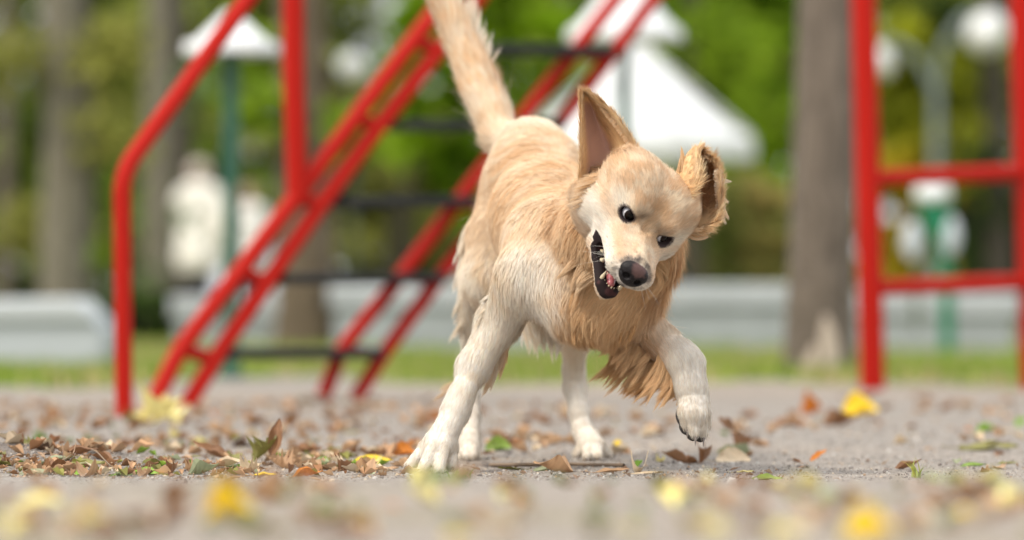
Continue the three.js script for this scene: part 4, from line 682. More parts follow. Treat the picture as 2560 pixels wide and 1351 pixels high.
function mouthAt(x, y, z, ny) { // inside of the lips and mouth
  if (z < (Math.abs(x) < 2.2 ? 1.5 : 4.4) || y > -2.6) return 0;
  const u = upperD(x, y, z), j = jawD(x, y, z);
  if (u < j) return y < -4.3 && ny < -0.25 && z < 12.7 ? 1 : (y < -4.75 && z > 4 ? 0.8 : 0);
  return ny > 0.05 && z > 2.5 ? 1 : (ny > -0.55 && z > 5 ? 0.7 : 0);
}
function headFur(x, y, z, nx, ny, nz) { // colour, length (cm), flow
  const [e, q] = eyeNear(x, y, z), n1 = fbm(x * 0.55, y * 0.55, z * 0.55, 3), n2 = fbm(x * 1.6 + 9, y * 1.6, z * 1.6, 2);
  let c = mix3([0.69, 0.49, 0.31], [0.80, 0.66, 0.49], sstep(-0.25, 0.35, n1 + 0.3 * n2));
  const side = sstep(3.2, 4.8, Math.abs(x)), low = sstep(0.2, -2.2, y);
  c = mix3(c, [0.85, 0.785, 0.69], low * 0.95 * sstep(-1, 2, z));
  c = mix3(c, [0.86, 0.79, 0.68], 0.8 * Math.exp(-(((Math.abs(x) - 5.2) / 1.3) ** 2) - (((y - 1.2) / 1.6) ** 2)) * sstep(0, 2.5, z)); // pale temple                       // pale cheeks and muzzle
  c = mix3(c, [0.68, 0.45, 0.25], sstep(1.5, -3.5, z) * sstep(3.5, 6, Math.abs(x)) * 0.8); // golden behind the cheeks
  c = mix3(c, [0.70, 0.48, 0.28], 0.75 * sstep(1.7, 0.3, Math.abs(x) + 0.4 * n2) * sstep(3.5, 5.5, z) * sstep(10, 7, z) * sstep(-2.6, -0.8, y)); // warm line up the bridge
  c = mix3(c, [0.70, 0.47, 0.27], 0.75 * Math.exp(-(((Math.abs(x) - 3.2) / 1.3) ** 2) - (((y + 1.5) / 0.9) ** 2)) * sstep(3.5, 5, z));
  if (q) {
    const inner = -q[0]; // towards the bridge
    const smudge = Math.exp(-(((inner - 1.4) / 0.9) ** 2) - (((q[1] - 1.0) / 0.85) ** 2)) * (e < 3.4 ? 1 : 0);
    c = mix3(c, [0.16, 0.105, 0.07], clamp(smudge * 0.5 + 0.4 * n2 * smudge));
    c = mix3(c, [0.05, 0.035, 0.035], sstep(1.42, 1.14, e));
  }
  const dn = Math.hypot(x / 1.15, (y + 2.6), (z - 13.4) / 1.1); // skin shows dark through the short hair round the nose
  c = mix3(c, [0.10, 0.085, 0.085], sstep(2.6, 1.7, dn + 0.7 * n2) * 0.85); if (dn < 1.75) c = [0.012, 0.01, 0.01];
  if (z > 8 && Math.abs(x) > 1 && noise(x * 5, y * 5, z * 5) > 0.62 && y < -2) c = mix3(c, [0.2, 0.16, 0.14], 0.6); // whisker spots
  c = mix3(c, [0.76, 0.58, 0.40], 0.75 * sstep(-5.6, -6.8, y)); // chin and lower jaw
  const len = (0.3 + 0.7 * sstep(1.1, 2.4, e)) * mix(0.45, 1.25, sstep(10, 4, z)) + 0.8 * sstep(2.5, -2, z) * side + 0.7 * sstep(1.5, -4, z) + 0.8 * side * low * sstep(5, 1, z);
  return { c, len, e };
}
console.log('dog head');
const head = surfaceNets(headD, [-8.5, -11.5, -9], [8.5, 7.5, 15.5], 0.2, 0.8);
paint(head, (x, y, z, nx, ny, nz) => { const m = mouthAt(x, y, z, ny), f = headFur(x, y, z, nx, ny, nz); return m > 0.5 ? mix3([0.02, 0.013, 0.013], [0.1, 0.04, 0.04], sstep(0.3, 0.6, noise(x, y, z * 0.7)) * 0.5) : f.c; });
const headLocal = { pos: head.pos.slice(), nor: head.nor.slice() };
{ const p = V(0, 0, 0), n = V(0, 0, 0); for (let i = 0; i < head.pos.length; i += 3) { p.copy(H(head.pos[i], head.pos[i + 1], head.pos[i + 2])); n.set(head.nor[i], head.nor[i + 1], head.nor[i + 2]).transformDirection(HR); head.pos[i] = p.x; head.pos[i + 1] = p.y; head.pos[i + 2] = p.z; head.nor[i] = n.x; head.nor[i + 1] = n.y; head.nor[i + 2] = n.z; } }
const headWorldD = (x, y, z) => { const p = toHead(V(x, y, z)); return headD(p.x, p.y, p.z) * 0.01; };

// ---- ears: cupped flaps through points set out on a grid (rows base to tip, columns across)
function patch(rows) {
  const C = rows.map((r) => new THREE.CatmullRomCurve3(r.map(([a, b, c]) => W(a, b, c))));
  return (u, v) => new THREE.CatmullRomCurve3(C.map((k) => k.getPoint(clamp(u)))).getPoint(clamp(v));
}
const EARS = [
  { f: patch([[[1446, 452, 5.80], [1478, 446, 5.865], [1530, 424, 5.885], [1562, 412, 5.85], [1602, 404, 5.80]], [[1450, 390, 5.80], [1478, 384, 5.865], [1520, 372, 5.885], [1556, 366, 5.85], [1594, 376, 5.80]], [[1450, 320, 5.81], [1470, 318, 5.86], [1498, 316, 5.88], [1532, 322, 5.85], [1572, 334, 5.80]], [[1452, 262, 5.82], [1462, 262, 5.85], [1478, 262, 5.865], [1508, 274, 5.84], [1542, 292, 5.81]], [[1453, 252, 5.825], [1458, 243, 5.84], [1468, 238, 5.845], [1484, 242, 5.835], [1508, 258, 5.82]]]), face: 1, inner: [0.58, 0.38, 0.32], pinkU: [0.17, 0.56], out: [0.80, 0.56, 0.31] },
  { f: patch([[[1694, 506, 5.795], [1684, 456, 5.81], [1708, 472, 5.85], [1714, 522, 5.85], [1710, 570, 5.80]], [[1734, 484, 5.765], [1698, 422, 5.80], [1738, 442, 5.855], [1750, 517, 5.85], [1744, 576, 5.795]], [[1747, 454, 5.76], [1714, 394, 5.795], [1757, 415, 5.85], [1776, 500, 5.835], [1772, 570, 5.785]], [[1746, 422, 5.765], [1728, 378, 5.795], [1772, 398, 5.85], [1796, 472, 5.84], [1792, 548, 5.78]], [[1742, 394, 5.78], [1742, 374, 5.80], [1778, 394, 5.82], [1802, 440, 5.815], [1803, 500, 5.785]]]), face: 1, inner: [0.46, 0.24, 0.12], pinkU: [0.36, 0.8], out: [0.78, 0.54, 0.30] },
];
function earGeo(E) {
  const n = 26, m = 22, th = 0.0032, b = pumpGeo(), P = [], N = [];
  for (let i = 0; i <= n; i++) for (let j = 0; j <= m; j++) {
    const u = i / n, v = j / m, e = 0.01, p = E.f(u, v), du = E.f(Math.min(1, u + e), v).sub(E.f(Math.max(0, u - e), v)), dv = E.f(u, Math.min(1, v + e)).sub(E.f(u, Math.max(0, v - e)));
    const nn = du.cross(dv).normalize(); if (nn.z < 0 && E.fixed) nn.negate(); P.push(p); N.push(nn);
  }
  const avg = N.reduce((a, q) => a.add(q), V(0, 0, 0)); const sgn = avg.z >= 0 ? 1 : -1; E.sgn = sgn;
  for (const side of [1, -1]) P.forEach((p, k) => { const q = N[k], u = Math.floor(k / (m + 1)) / n, v = (k % (m + 1)) / m, edge = Math.sin(Math.PI * clamp(u, 0.02, 0.98)) ** 0.4; b.pos.push(p.x + q.x * sgn * side * th * edge * 0.5, p.y + q.y * sgn * side * th * edge * 0.5, p.z + q.z * sgn * side * th * edge * 0.5); b.nor.push(q.x * sgn * side, q.y * sgn * side, q.z * sgn * side); const pink = side > 0 ? sstep(E.pinkU[0] - 0.06, E.pinkU[0] + 0.06, u) * sstep(E.pinkU[1] + 0.08, E.pinkU[1] - 0.05, u) * sstep(0.92, 0.7, v) : 0; b.col.push(...mix3(E.out, E.inner, pink)); });
  const T = (n + 1) * (m + 1);
  for (let i = 0; i < n; i++) for (let j = 0; j < m; j++) { const a = i * (m + 1) + j, q = [a, a + m + 1, a + m + 2, a + 1]; b.idx.push(q[0], q[1], q[2], q[0], q[2], q[3], T + q[0], T + q[2], T + q[1], T + q[0], T + q[3], T + q[2]); }
  const edge = (a, c) => b.idx.push(a, c, c + T, a, c + T, a + T);
  for (let j = 0; j < m; j++) { edge(j, j + 1); edge(n * (m + 1) + j, n * (m + 1) + j + 1); } for (let i = 0; i < n; i++) edge(i * (m + 1) + m, (i + 1) * (m + 1) + m);
  return build(b);
}
// ---- the skin: one mesh
const skinMat = std([1, 1, 1], 0.75, { vertexColors: true, side: THREE.DoubleSide, specularIntensity: 0.25 });
const skin = mergeGeometries([build(body), build(head), ...EARS.map(earGeo)]);
skin.translate(-DOG0.x, 0, -DOG0.z);
part('body', skin, skinMat, dog);

// ---- eyes, nose, tongue, teeth
const glossy = std([1, 1, 1], 0.06, { vertexColors: true, specularIntensity: 0.35 });
for (const e of EYES) {
  const c = H(e.C.x, e.C.y, e.C.z), g = new THREE.SphereGeometry(0.0113, 64, 48), pos = g.attributes.position, col = [];
  const ax = e.dir.clone().transformDirection(HR), gz = (e.s < 0 ? ax.clone().add(V(0.40, -0.32, 0)) : ax.clone().add(V(0.46, 0.02, 0))).normalize();
  for (let i = 0; i < pos.count; i++) { const d = V(pos.getX(i), pos.getY(i), pos.getZ(i)).normalize().dot(gz), a = Math.acos(clamp(d, -1, 1)); col.push(...(a < 0.42 ? [0.004, 0.004, 0.004] : a < 0.86 ? [0.012, 0.006, 0.004] : a < 0.9 ? [0.05, 0.04, 0.04] : [0.72, 0.71, 0.75])); }
  g.setAttribute('color', new THREE.BufferAttribute(new Float32Array(col), 3)); g.translate(c.x - DOG0.x, c.y, c.z - DOG0.z); part('eye', g, glossy, dog);
}
{
  const f = (x, y, z) => {
    let d = ellD(x, y + 2.4, z - 13.7, 2.35, 1.65, 1.45); d = smin(d, ellD(x, y + 3.2, z - 14.0, 1.75, 1.3, 1.05), 0.6);
    for (const s of [-1, 1]) { d = smax(d, -coneD(x, y, z, [s * 0.9, -2.9, 15.6, s * 1.1, -2.75, 13.4, 0.55, 0.42]), 0.25); d = smax(d, -coneD(x, y, z, [s * 1.1, -2.95, 15.0, s * 2.5, -2.85, 14.0, 0.2, 0.13]), 0.2); }
    return smax(d, -coneD(x, y, z, [0, -3.0, 15.3, 0, -4.6, 14.9, 0.17, 0.12]), 0.15) + 0.02 * noise(x * 9, y * 9, z * 9);
  };
  const b = surfaceNets(f, [-3, -5, 11.5], [3, -0.2, 15.7], 0.1, 0.3);
  paint(b, (x, y, z, nx, ny, nz) => mix3([0.012, 0.01, 0.011], [0.1, 0.055, 0.05], sstep(1.3, 0.6, Math.hypot((x - 0.1) / 1.2, (y + 1.2) / 0.9) + 0.3 * noise(x * 3, y * 3, z * 3))));
  const p = V(0, 0, 0), n = V(0, 0, 0);
  for (let i = 0; i < b.pos.length; i += 3) { p.copy(H(b.pos[i], b.pos[i + 1], b.pos[i + 2])).sub(DOG0); n.set(b.nor[i], b.nor[i + 1], b.nor[i + 2]).transformDirection(HR); b.pos.set([p.x, p.y + DOG0.y, p.z], i); b.nor.set([n.x, n.y, n.z], i); }
  part('nose', build(b), std([1, 1, 1], 0.5, { vertexColors: true, specularIntensity: 0.45 }), dog);
}
function headPart(name, geo, mat) { geo.applyMatrix4(new THREE.Matrix4().compose(HO.clone().sub(DOG0), new THREE.Quaternion().setFromRotationMatrix(HR), V(0.01, 0.01, 0.01))); return part(name, geo, mat, dog); }
{
  const b = surfaceNets((x, y, z) => { const c = smin(coneD(x, y, z, [0, -6.6, 3.5, 0, -6.9, 7.2, 0.95, 0.95]), coneD(x, y, z, [0, -6.9, 7.2, 0, -7.35, 10.6, 0.95, 0.6]), 0.5); return smax(c, -coneD(x, y, z, [0, -5.7, 3.5, 0, -6.5, 11.4, 0.14, 0.12]), 0.3) * 0.8; }, [-2, -9, 2], [2, -4.5, 12], 0.14, 0.3);
  headPart('tongue', build(b), std([0.42, 0.12, 0.13], 0.35, { clearcoat: 0.4, clearcoatRoughness: 0.25 }));
  const tooth = std([0.62, 0.52, 0.34], 0.3, { clearcoat: 0.5 });
  const fang = (x, y, z, r, h, dirY, lean, sx) => { const g = new THREE.LatheGeometry([[0.001, 1], [0.14, 0.93], [0.42, 0.6], [0.75, 0.25], [1, 0], [0.9, -0.25]].map(([a, c]) => new THREE.Vector2(a * r, c * h)), 14); g.rotateX(lean); if (dirY < 0) g.rotateZ(Math.PI); g.rotateZ(sx); g.translate(x, y, z); headPart('tooth', g, tooth); };
  for (const s of [-1, 1]) {
    fang(s * 1.55, -7.3, 10.4, 0.32, 1.2, 1, -0.1, -s * 0.15); fang(s * 1.7, -4.9, 11.1, 0.34, 1.4, -1, 0.1, 0);
    for (let i = 1; i < 3; i++) { fang(s * (1.75 + 0.25 * i), -4.45, 9.3 - i * 1.5, 0.42, 0.62, -1, 0, 0); fang(s * (1.8 + 0.25 * i), -7.1 + 0.45 * i, 8.9 - i * 1.6, 0.4, 0.6 - 0.1 * i, 1, 0, 0); }
    for (let i = 0; i < 3; i++) { fang(s * (0.25 + 0.42 * i), -7.75, 11.25 - 0.12 * i * i, 0.2, 0.5, 1, 0.1, 0); fang(s * (0.25 + 0.42 * i), -5.0, 12.45 - 0.12 * i * i, 0.2, 0.5, -1, 0, 0); }
  }
}

// ---- fur: strands as narrow ribbons that follow the lie of the coat
class Strands {
  constructor(cap) { this.pos = new Float32Array(cap * 27); this.nor = new Float32Array(cap * 27); this.col = new Float32Array(cap * 27); this.idx = new Uint32Array(cap * 21); this.v = 0; this.i = 0; this.n = 0; }
  add(pts, n, w, col, rot) { // pts: flat [x,y,z,...]
    const k = pts.length / 3, v0 = this.v, cs = Math.cos(rot), sn = Math.sin(rot);
    for (let j = 0; j < k; j++) {
      const a = Math.max(0, j - 1) * 3, b = Math.min(k - 1, j + 1) * 3; let tx = pts[b] - pts[a], ty = pts[b + 1] - pts[a + 1], tz = pts[b + 2] - pts[a + 2]; const tl = Math.hypot(tx, ty, tz) || 1; tx /= tl; ty /= tl; tz /= tl;
      let sx = ty * n.z - tz * n.y, sy = tz * n.x - tx * n.z, sz = tx * n.y - ty * n.x; const sl = Math.hypot(sx, sy, sz) || 1; sx /= sl; sy /= sl; sz /= sl;
      const ux = sy * tz - sz * ty, uy = sz * tx - sx * tz, uz = sx * ty - sy * tx, rx = sx * cs + ux * sn, ry = sy * cs + uy * sn, rz = sz * cs + uz * sn;
      const ww = w * (j === k - 1 ? 0 : 0.5 * (1 - 0.75 * Math.pow(j / (k - 1), 1.6)));
      for (const e of j === k - 1 ? [0] : [-1, 1]) {
        const o = this.v * 3; this.pos[o] = pts[j * 3] + rx * ww * e - DOG0.x; this.pos[o + 1] = pts[j * 3 + 1] + ry * ww * e; this.pos[o + 2] = pts[j * 3 + 2] + rz * ww * e - DOG0.z;
        let mx = n.x + rx * e * 0.35, my = n.y + ry * e * 0.35, mz = n.z + rz * e * 0.35; const ml = Math.hypot(mx, my, mz); this.nor[o] = mx / ml; this.nor[o + 1] = my / ml; this.nor[o + 2] = mz / ml;
        this.col[o] = col[0]; this.col[o + 1] = col[1]; this.col[o + 2] = col[2]; this.v++;
      }
    }
    for (let j = 0; j < k - 2; j++) { const a = v0 + j * 2; this.idx.set([a, a + 1, a + 3, a, a + 3, a + 2], this.i); this.i += 6; }
    const a = v0 + (k - 2) * 2; this.idx.set([a, a + 1, a + 2], this.i); this.i += 3; this.n++;
  }
  geo() { return build({ pos: this.pos.slice(0, this.v * 3), nor: this.nor.slice(0, this.v * 3), col: this.col.slice(0, this.v * 3), idx: this.idx.slice(0, this.i) }); }
}
const fr = rng(4242), gauss = () => (fr() + fr() + fr() - 1.5) * 0.82;
function clump(p, cell) { // nearest jittered cell point
  const ix = Math.floor(p.x / cell), iy = Math.floor(p.y / cell), iz = Math.floor(p.z / cell); let m = 1e9, q = null;
  for (let a = -1; a <= 1; a++) for (let b = -1; b <= 1; b++) for (let c = -1; c <= 1; c++) {
    const X = ix + a, Y = iy + b, Z = iz + c, x = (X + hash3(X, Y, Z)) * cell, y = (Y + hash3(Y + 7, Z, X)) * cell, z = (Z + hash3(Z, X + 3, Y)) * cell, d = (x - p.x) ** 2 + (y - p.y) ** 2 + (z - p.z) ** 2;
    if (d < m) { m = d; q = [x, y, z, hash3(X + 11, Y, Z), hash3(X, Y + 13, Z), hash3(X, Y, Z + 17)]; }
  }
  return q;
}
function surfaceSampler(b) {
  const nT = b.idx.length / 3, cum = new Float64Array(nT); let s = 0; const P = b.pos, I = b.idx;
  for (let t = 0; t < nT; t++) { const a = I[t * 3] * 3, c = I[t * 3 + 1] * 3, d = I[t * 3 + 2] * 3, ux = P[c] - P[a], uy = P[c + 1] - P[a + 1], uz = P[c + 2] - P[a + 2], vx = P[d] - P[a], vy = P[d + 1] - P[a + 1], vz = P[d + 2] - P[a + 2]; s += 0.5 * Math.hypot(uy * vz - uz * vy, uz * vx - ux * vz, ux * vy - uy * vx); cum[t] = s; }
  const f = (p, n, alt) => {
    const q = fr() * s; let lo = 0, hi = nT - 1; while (lo < hi) { const m = (lo + hi) >> 1; if (cum[m] < q) lo = m + 1; else hi = m; }
    let u = fr(), v = fr(); if (u + v > 1) { u = 1 - u; v = 1 - v; } const w = 1 - u - v, a = I[lo * 3] * 3, c = I[lo * 3 + 1] * 3, d = I[lo * 3 + 2] * 3, g = (A, k) => A[a + k] * w + A[c + k] * u + A[d + k] * v;
    p.set(g(P, 0), g(P, 1), g(P, 2)); n.set(g(b.nor, 0), g(b.nor, 1), g(b.nor, 2)).normalize(); if (alt) alt.set(g(headLocal.pos, 0), g(headLocal.pos, 1), g(headLocal.pos, 2));
  };
  f.area = s; return f;
}
const coat = new Strands(660000), tmp = V(0, 0, 0), PT = { 3: new Array(9), 4: new Array(12), 6: new Array(18) };
// one strand from p along dir (tangent), rising by lift, drawn to its clump
function strand(S, p, n, dir, len, lift, cl, pull, w, col, wav, grav = 0.25) {
  const K = len > 0.03 ? 6 : len > 0.018 ? 4 : 3, A = PT[K], ph = cl ? cl[3] * 6.28 : 0, amp = cl && K === 6 ? 0.09 * len : 0, bx = dir.y * n.z - dir.z * n.y, by = dir.z * n.x - dir.x * n.z, bz = dir.x * n.y - dir.y * n.x, jx = gauss() * wav, jy = gauss() * wav, jz = gauss() * wav;
  const cx = cl ? (cl[3] - 0.5) * wav * 1.6 : 0, cy = cl ? (cl[4] - 0.5) * wav * 1.6 : 0, cz = cl ? (cl[5] - 0.5) * wav * 1.6 : 0;
  for (let k = 0; k < K; k++) {
    const t = k / (K - 1), up = len * lift * t * (1 - 0.45 * t), g = -grav * len * t * t * 0.5, q = t * t;
    let x = p.x + dir.x * len * t + n.x * up + (jx + cx) * len * q, y = p.y + dir.y * len * t + n.y * up + (jy + cy) * len * q + g, z = p.z + dir.z * len * t + n.z * up + (jz + cz) * len * q;
    if (cl && pull) { const m = pull * t; let ex = cl[0] - p.x, ey = cl[1] - p.y, ez = cl[2] - p.z; const dn = ex * n.x + ey * n.y + ez * n.z; ex -= n.x * dn; ey -= n.y * dn; ez -= n.z * dn; x += ex * m; y += ey * m; z += ez * m; }
    if (amp) { const q2 = amp * t * Math.sin(ph + t * 5.5); x += bx * q2; y += by * q2; z += bz * q2; }
    A[k * 3] = x; A[k * 3 + 1] = y; A[k * 3 + 2] = z;
  }
  S.add(A, n, w, col, gauss() * 0.8);
}
const tint = (c, a = 0.22) => { const e = 1 + (fr() - 0.5) * a * 2, h = (fr() - 0.5) * 0.08; return [clamp(c[0] * e, 0, 0.9), clamp(c[1] * e * (1 - h), 0, 0.88), clamp(c[2] * e * (1 - 2 * h), 0, 0.85)]; };
const FUR = 1, stray = {};
{
  const p = V(0, 0, 0), n = V(0, 0, 0), dir = V(0, 0, 0), sample = surfaceSampler(body), view = V(0, 0, 0);
  console.log('body area', sample.area);
  for (let i = 0; i < 400000 * FUR; i++) {
    sample(p, n);
    view.copy(camera.position).sub(p).normalize(); const facing = n.dot(view); if (facing < -0.25 && fr() < 0.7) continue;
    if (headWorldD(p.x, p.y, p.z) < -0.004) continue;
    const f = furAt(p.x, p.y, p.z, FD);
    if (p.y < 0.03 && n.y < -0.6) continue;
    dir.copy(f.flow).addScaledVector(n, -f.flow.dot(n)).normalize();
    const big = noise(p.x * 18, p.y * 18, p.z * 18), len0 = f.len, cl = clump(p, 0.0035 + len0 * 0.1);
    const turn = f.swirl * big * Math.min(1, len0 / 0.03); tmp.copy(n).cross(dir); dir.multiplyScalar(Math.cos(turn)).addScaledVector(tmp, Math.sin(turn));
    const len = len0 * (0.65 + 0.6 * fr()) * (0.9 + 0.2 * cl[3]), tone = 1 + 0.2 * (cl[4] - 0.5);
    strand(coat, p, n, dir, len, f.lift * (0.7 + 0.7 * fr()), cl, 0.3, 0.0005 + 0.0005 * fr(), tint(f.col.map((x) => x * tone), 0.14), 0.1);
  }
  const hl = V(0, 0, 0), hs = surfaceSampler(head), dl = V(0, 0, 0), nl = V(0, 0, 0);
  for (let i = 0; i < 150000 * FUR; i++) {
    hs(p, n, hl); if (bodyD(p.x, p.y, p.z) < -0.006) continue;
    view.copy(camera.position).sub(p).normalize(); if (n.dot(view) < -0.3 && fr() < 0.7) continue;
    nl.copy(n).transformDirection(HRi);
    const m = mouthAt(hl.x, hl.y, hl.z, nl.y); if (m > 0.5) continue;
    const f = headFur(hl.x, hl.y, hl.z); if (f.e < 1.16) continue;
    const dn = ellD(hl.x, hl.y + 2.65, hl.z - 13.8, 2.35, 1.85, 1.5); if (dn < 0.14) continue;
    // hair runs back from the nose, over the brow and down the cheeks
    dl.set(hl.x * 0.9, (hl.y + 2.2) * 0.8 - 0.9 * sstep(2.5, 5, Math.abs(hl.x)) * sstep(5, 1, hl.z) * 2.2, -3.2 - (13 - hl.z) * 0.1);
    if (hl.y < -5.5) dl.set(hl.x * 0.4, -0.8, -2);
    dl.normalize(); dir.copy(dl).transformDirection(HR); dir.addScaledVector(n, -dir.dot(n)).normalize();
    const cl = clump(p, 0.004 + f.len * 0.003), len = f.len * 0.01 * (0.7 + 0.6 * fr()), wob = 0.45 * noise(p.x * 40, p.y * 40, p.z * 40); tmp.copy(n).cross(dir); dir.addScaledVector(tmp, wob).normalize();
    strand(coat, p, n, dir, len, 0.16 + 0.1 * fr(), cl, 0.35, 0.00055 + 0.0005 * fr(), tint(f.c.map((q) => q * (0.9 + 0.2 * cl[4])), 0.13), 0.12, 0.1);
  }
  // ears
  for (const E of EARS) for (let i = 0; i < 20000 * FUR; i++) {
    const u = fr(), v = Math.pow(fr(), 0.85), outer = fr() < 0.55, e = 0.015; p.copy(E.f(u, v));
    const du = E.f(Math.min(1, u + e), v).sub(E.f(Math.max(0, u - e), v)), dv = E.f(u, Math.min(1, v + e)).sub(E.f(u, Math.max(0, v - e)));
    n.copy(du).cross(dv).normalize().multiplyScalar(E.sgn * (outer ? -1 : 1));
    const inPink = !outer && u > E.pinkU[0] && u < E.pinkU[1] && v < 0.85; if (inPink && fr() < (E === EARS[1] ? 0.5 : 0.9)) continue;
    dir.copy(dv).normalize(); const rim = Math.min(u, 1 - u, (1 - v) * 0.8), fringe = sstep(0.12, 0.0, rim); if (u < 0.12) dir.addScaledVector(du, -0.4 * fringe / du.length()); if (u > 0.88) dir.addScaledVector(du, 0.4 * fringe / du.length()); dir.normalize();
    const cl = clump(p, 0.005), len = (0.008 + 0.008 * fr() + (u > 0.5 && !outer ? 0.012 : 0) + (E === EARS[1] ? 0.016 : 0.007) * fringe * fr());
    strand(coat, p, n, dir, len, 0.14 + 0.2 * fringe, cl, 0.2, 0.0005 + 0.0004 * fr(), tint(inPink ? mix3(E.inner, E.out, 0.4) : mix3(E.out, [0.82, 0.64, 0.42], 0.2 + 0.6 * sstep(-0.1, 0.4, noise(p.x * 50, p.y * 50, p.z * 20))).map((q) => q * (0.85 + 0.3 * cl[4]))), 0.2, 0.1);
  }
}
// feathering: locks hung between a line of roots and a line of tips (pixels with distances)
function locks(r0, r1, t0, t1, n, nc, bulge, colA, colB, spread = 0.006, w = 0.0009, nrm = [0, 0.1, 1]) {
  const R0 = W(...r0), R1 = W(...r1), T0 = W(...t0), T1 = W(...t1), N = V(...nrm).normalize(), cls = Array.from({ length: nc }, (_, i) => ({ u: (i + fr()) / nc, tip: V(gauss(), gauss(), gauss()).multiplyScalar(spread * 3), len: 0.65 + 0.45 * fr(), z: gauss() * spread * 2, tone: fr(), bow: gauss() }));
  const B = V(...bulge);
  for (let i = 0; i < n * FUR; i++) {
    const c = cls[Math.floor(fr() * nc)], u = clamp(c.u + gauss() * 0.75 / nc, -0.02, 1.02), ut = clamp(c.u + gauss() * 0.22 / nc, 0, 1), a = R0.clone().lerp(R1, u).add(V(gauss(), gauss(), gauss()).multiplyScalar(spread * 1.2)), b0 = T0.clone().lerp(T1, ut).add(c.tip), b = a.clone().lerp(b0, c.len * (0.7 + 0.35 * fr())).add(V(gauss(), gauss(), gauss()).multiplyScalar(spread * 0.45));
    const m = a.clone().lerp(b, 0.45).add(B.clone().multiplyScalar(1 + 0.5 * c.bow)); m.z += c.z;
    const P = [], am = 0.045 * a.distanceTo(b); for (let k = 0; k < 7; k++) { const t = k / 6, s = 1 - t, wv = am * t * Math.sin(c.tone * 20 + t * 6); P.push(a.x * s * s + 2 * m.x * s * t + b.x * t * t + wv, a.y * s * s + 2 * m.y * s * t + b.y * t * t, a.z * s * s + 2 * m.z * s * t + b.z * t * t + wv * 0.5); }
    const nn = N.clone().add(V(gauss(), gauss(), gauss()).multiplyScalar(0.3)).normalize();
    coat.add(P, nn, w * (0.7 + 0.6 * fr()), tint(mix3(colA, colB, clamp(c.tone + gauss() * 0.3)), 0.14), gauss());
  }
}
// lifted foreleg feathers, swinging inward
locks([1560, 850, 6.08], [1690, 905, 6.0], [1492, 952, 6.06], [1600, 1008, 6.02], 6200, 60, [0.0, -0.016, 0.01], GOLD, DGOLD, 0.005, 0.0006);
locks([1540, 800, 6.06], [1640, 850, 6.03], [1500, 900, 6.04], [1590, 950, 6.02], 4800, 50, [0.006, -0.012, 0.012], GOLD, LGOLD, 0.006, 0.0007);
locks([1650, 885, 6.0], [1716, 945, 5.985], [1585, 1000, 6.0], [1704, 1006, 5.98], 3600, 44, [0.008, -0.012, 0.008], LGOLD, GOLD, 0.004, 0.0006);
// breast
locks([1420, 690, 5.99], [1600, 700, 5.96], [1400, 790, 5.98], [1580, 800, 5.97], 5600, 60, [0, 0, 0.012], GOLD, LGOLD, 0.007, 0.0007);
locks([1420, 770, 6.0], [1600, 770, 5.98], [1420, 850, 6.0], [1560, 860, 5.99], 4800, 60, [0, -0.003, 0.012], GOLD, DGOLD, 0.007, 0.0007);
locks([1420, 560, 5.97], [1480, 700, 5.93], [1385, 610, 5.97], [1430, 770, 5.95], 4600, 26, [-0.008, 0, 0.014], LGOLD, CREAM, 0.006, 0.0007);
locks([1630, 595, 5.89], [1640, 680, 5.91], [1692, 620, 5.91], [1628, 745, 5.93], 3600, 30, [0.018, -0.004, 0.008], GOLD, LGOLD, 0.005, 0.0007);
// elbow, forearm and belly
locks([1262, 800, 6.12], [1226, 900, 6.09], [1262, 905, 6.11], [1205, 985, 6.08], 2000, 22, [0.01, -0.004, -0.006], LGOLD, PALE, 0.004);
locks([1252, 730, 6.08], [1230, 800, 6.07], [1204, 760, 6.07], [1186, 850, 6.06], 1300, 18, [-0.008, 0.002, 0.006], WHITE, PALE, 0.004);
locks([1300, 800, 6.22], [1420, 830, 6.22], [1330, 880, 6.24], [1400, 885, 6.24], 1300, 60, [0, -0.006, 0.004], WHITE, PALE, 0.006, 0.0005);
// hind leg trousers and hock tuft
locks([1178, 560, 6.52], [1166, 800, 6.56], [1142, 640, 6.54], [1140, 870, 6.58], 3400, 44, [-0.008, 0, 0.004], WHITE, PALE, 0.005);
locks([1150, 960, 6.62], [1152, 1000, 6.62], [1082, 985, 6.62], [1110, 1035, 6.62], 420, 5, [-0.004, 0.012, 0.004], PALE, LGOLD, 0.004);
// tail feathers
locks([1195, 190, 6.76], [1145, 60, 6.8], [1232, 108, 6.77], [1178, -40, 6.8], 900, 40, [0.014, 0, 0], PALE, WHITE, 0.006, 0.0005);
// under the ears and the ruff
locks([1560, 415, 5.80], [1520, 470, 5.77], [1440, 450, 5.79], [1425, 520, 5.81], 2600, 90, [-0.006, -0.010, 0.012], GOLD, CREAM, 0.005, 0.0005);
locks([1715, 560, 5.80], [1722, 585, 5.81], [1788, 572, 5.80], [1770, 602, 5.81], 900, 7, [0.004, -0.012, 0.006], LGOLD, PALE, 0.004);
locks([1700, 430, 5.79], [1740, 410, 5.79], [1705, 372, 5.80], [1760, 368, 5.80], 800, 7, [0.0, 0.002, 0.006], GOLD, LGOLD, 0.004);
locks([1790, 430, 5.80], [1798, 550, 5.81], [1808, 430, 5.81], [1818, 580, 5.82], 900, 10, [0.004, 0.004, 0.002], PALE, LGOLD, 0.004);
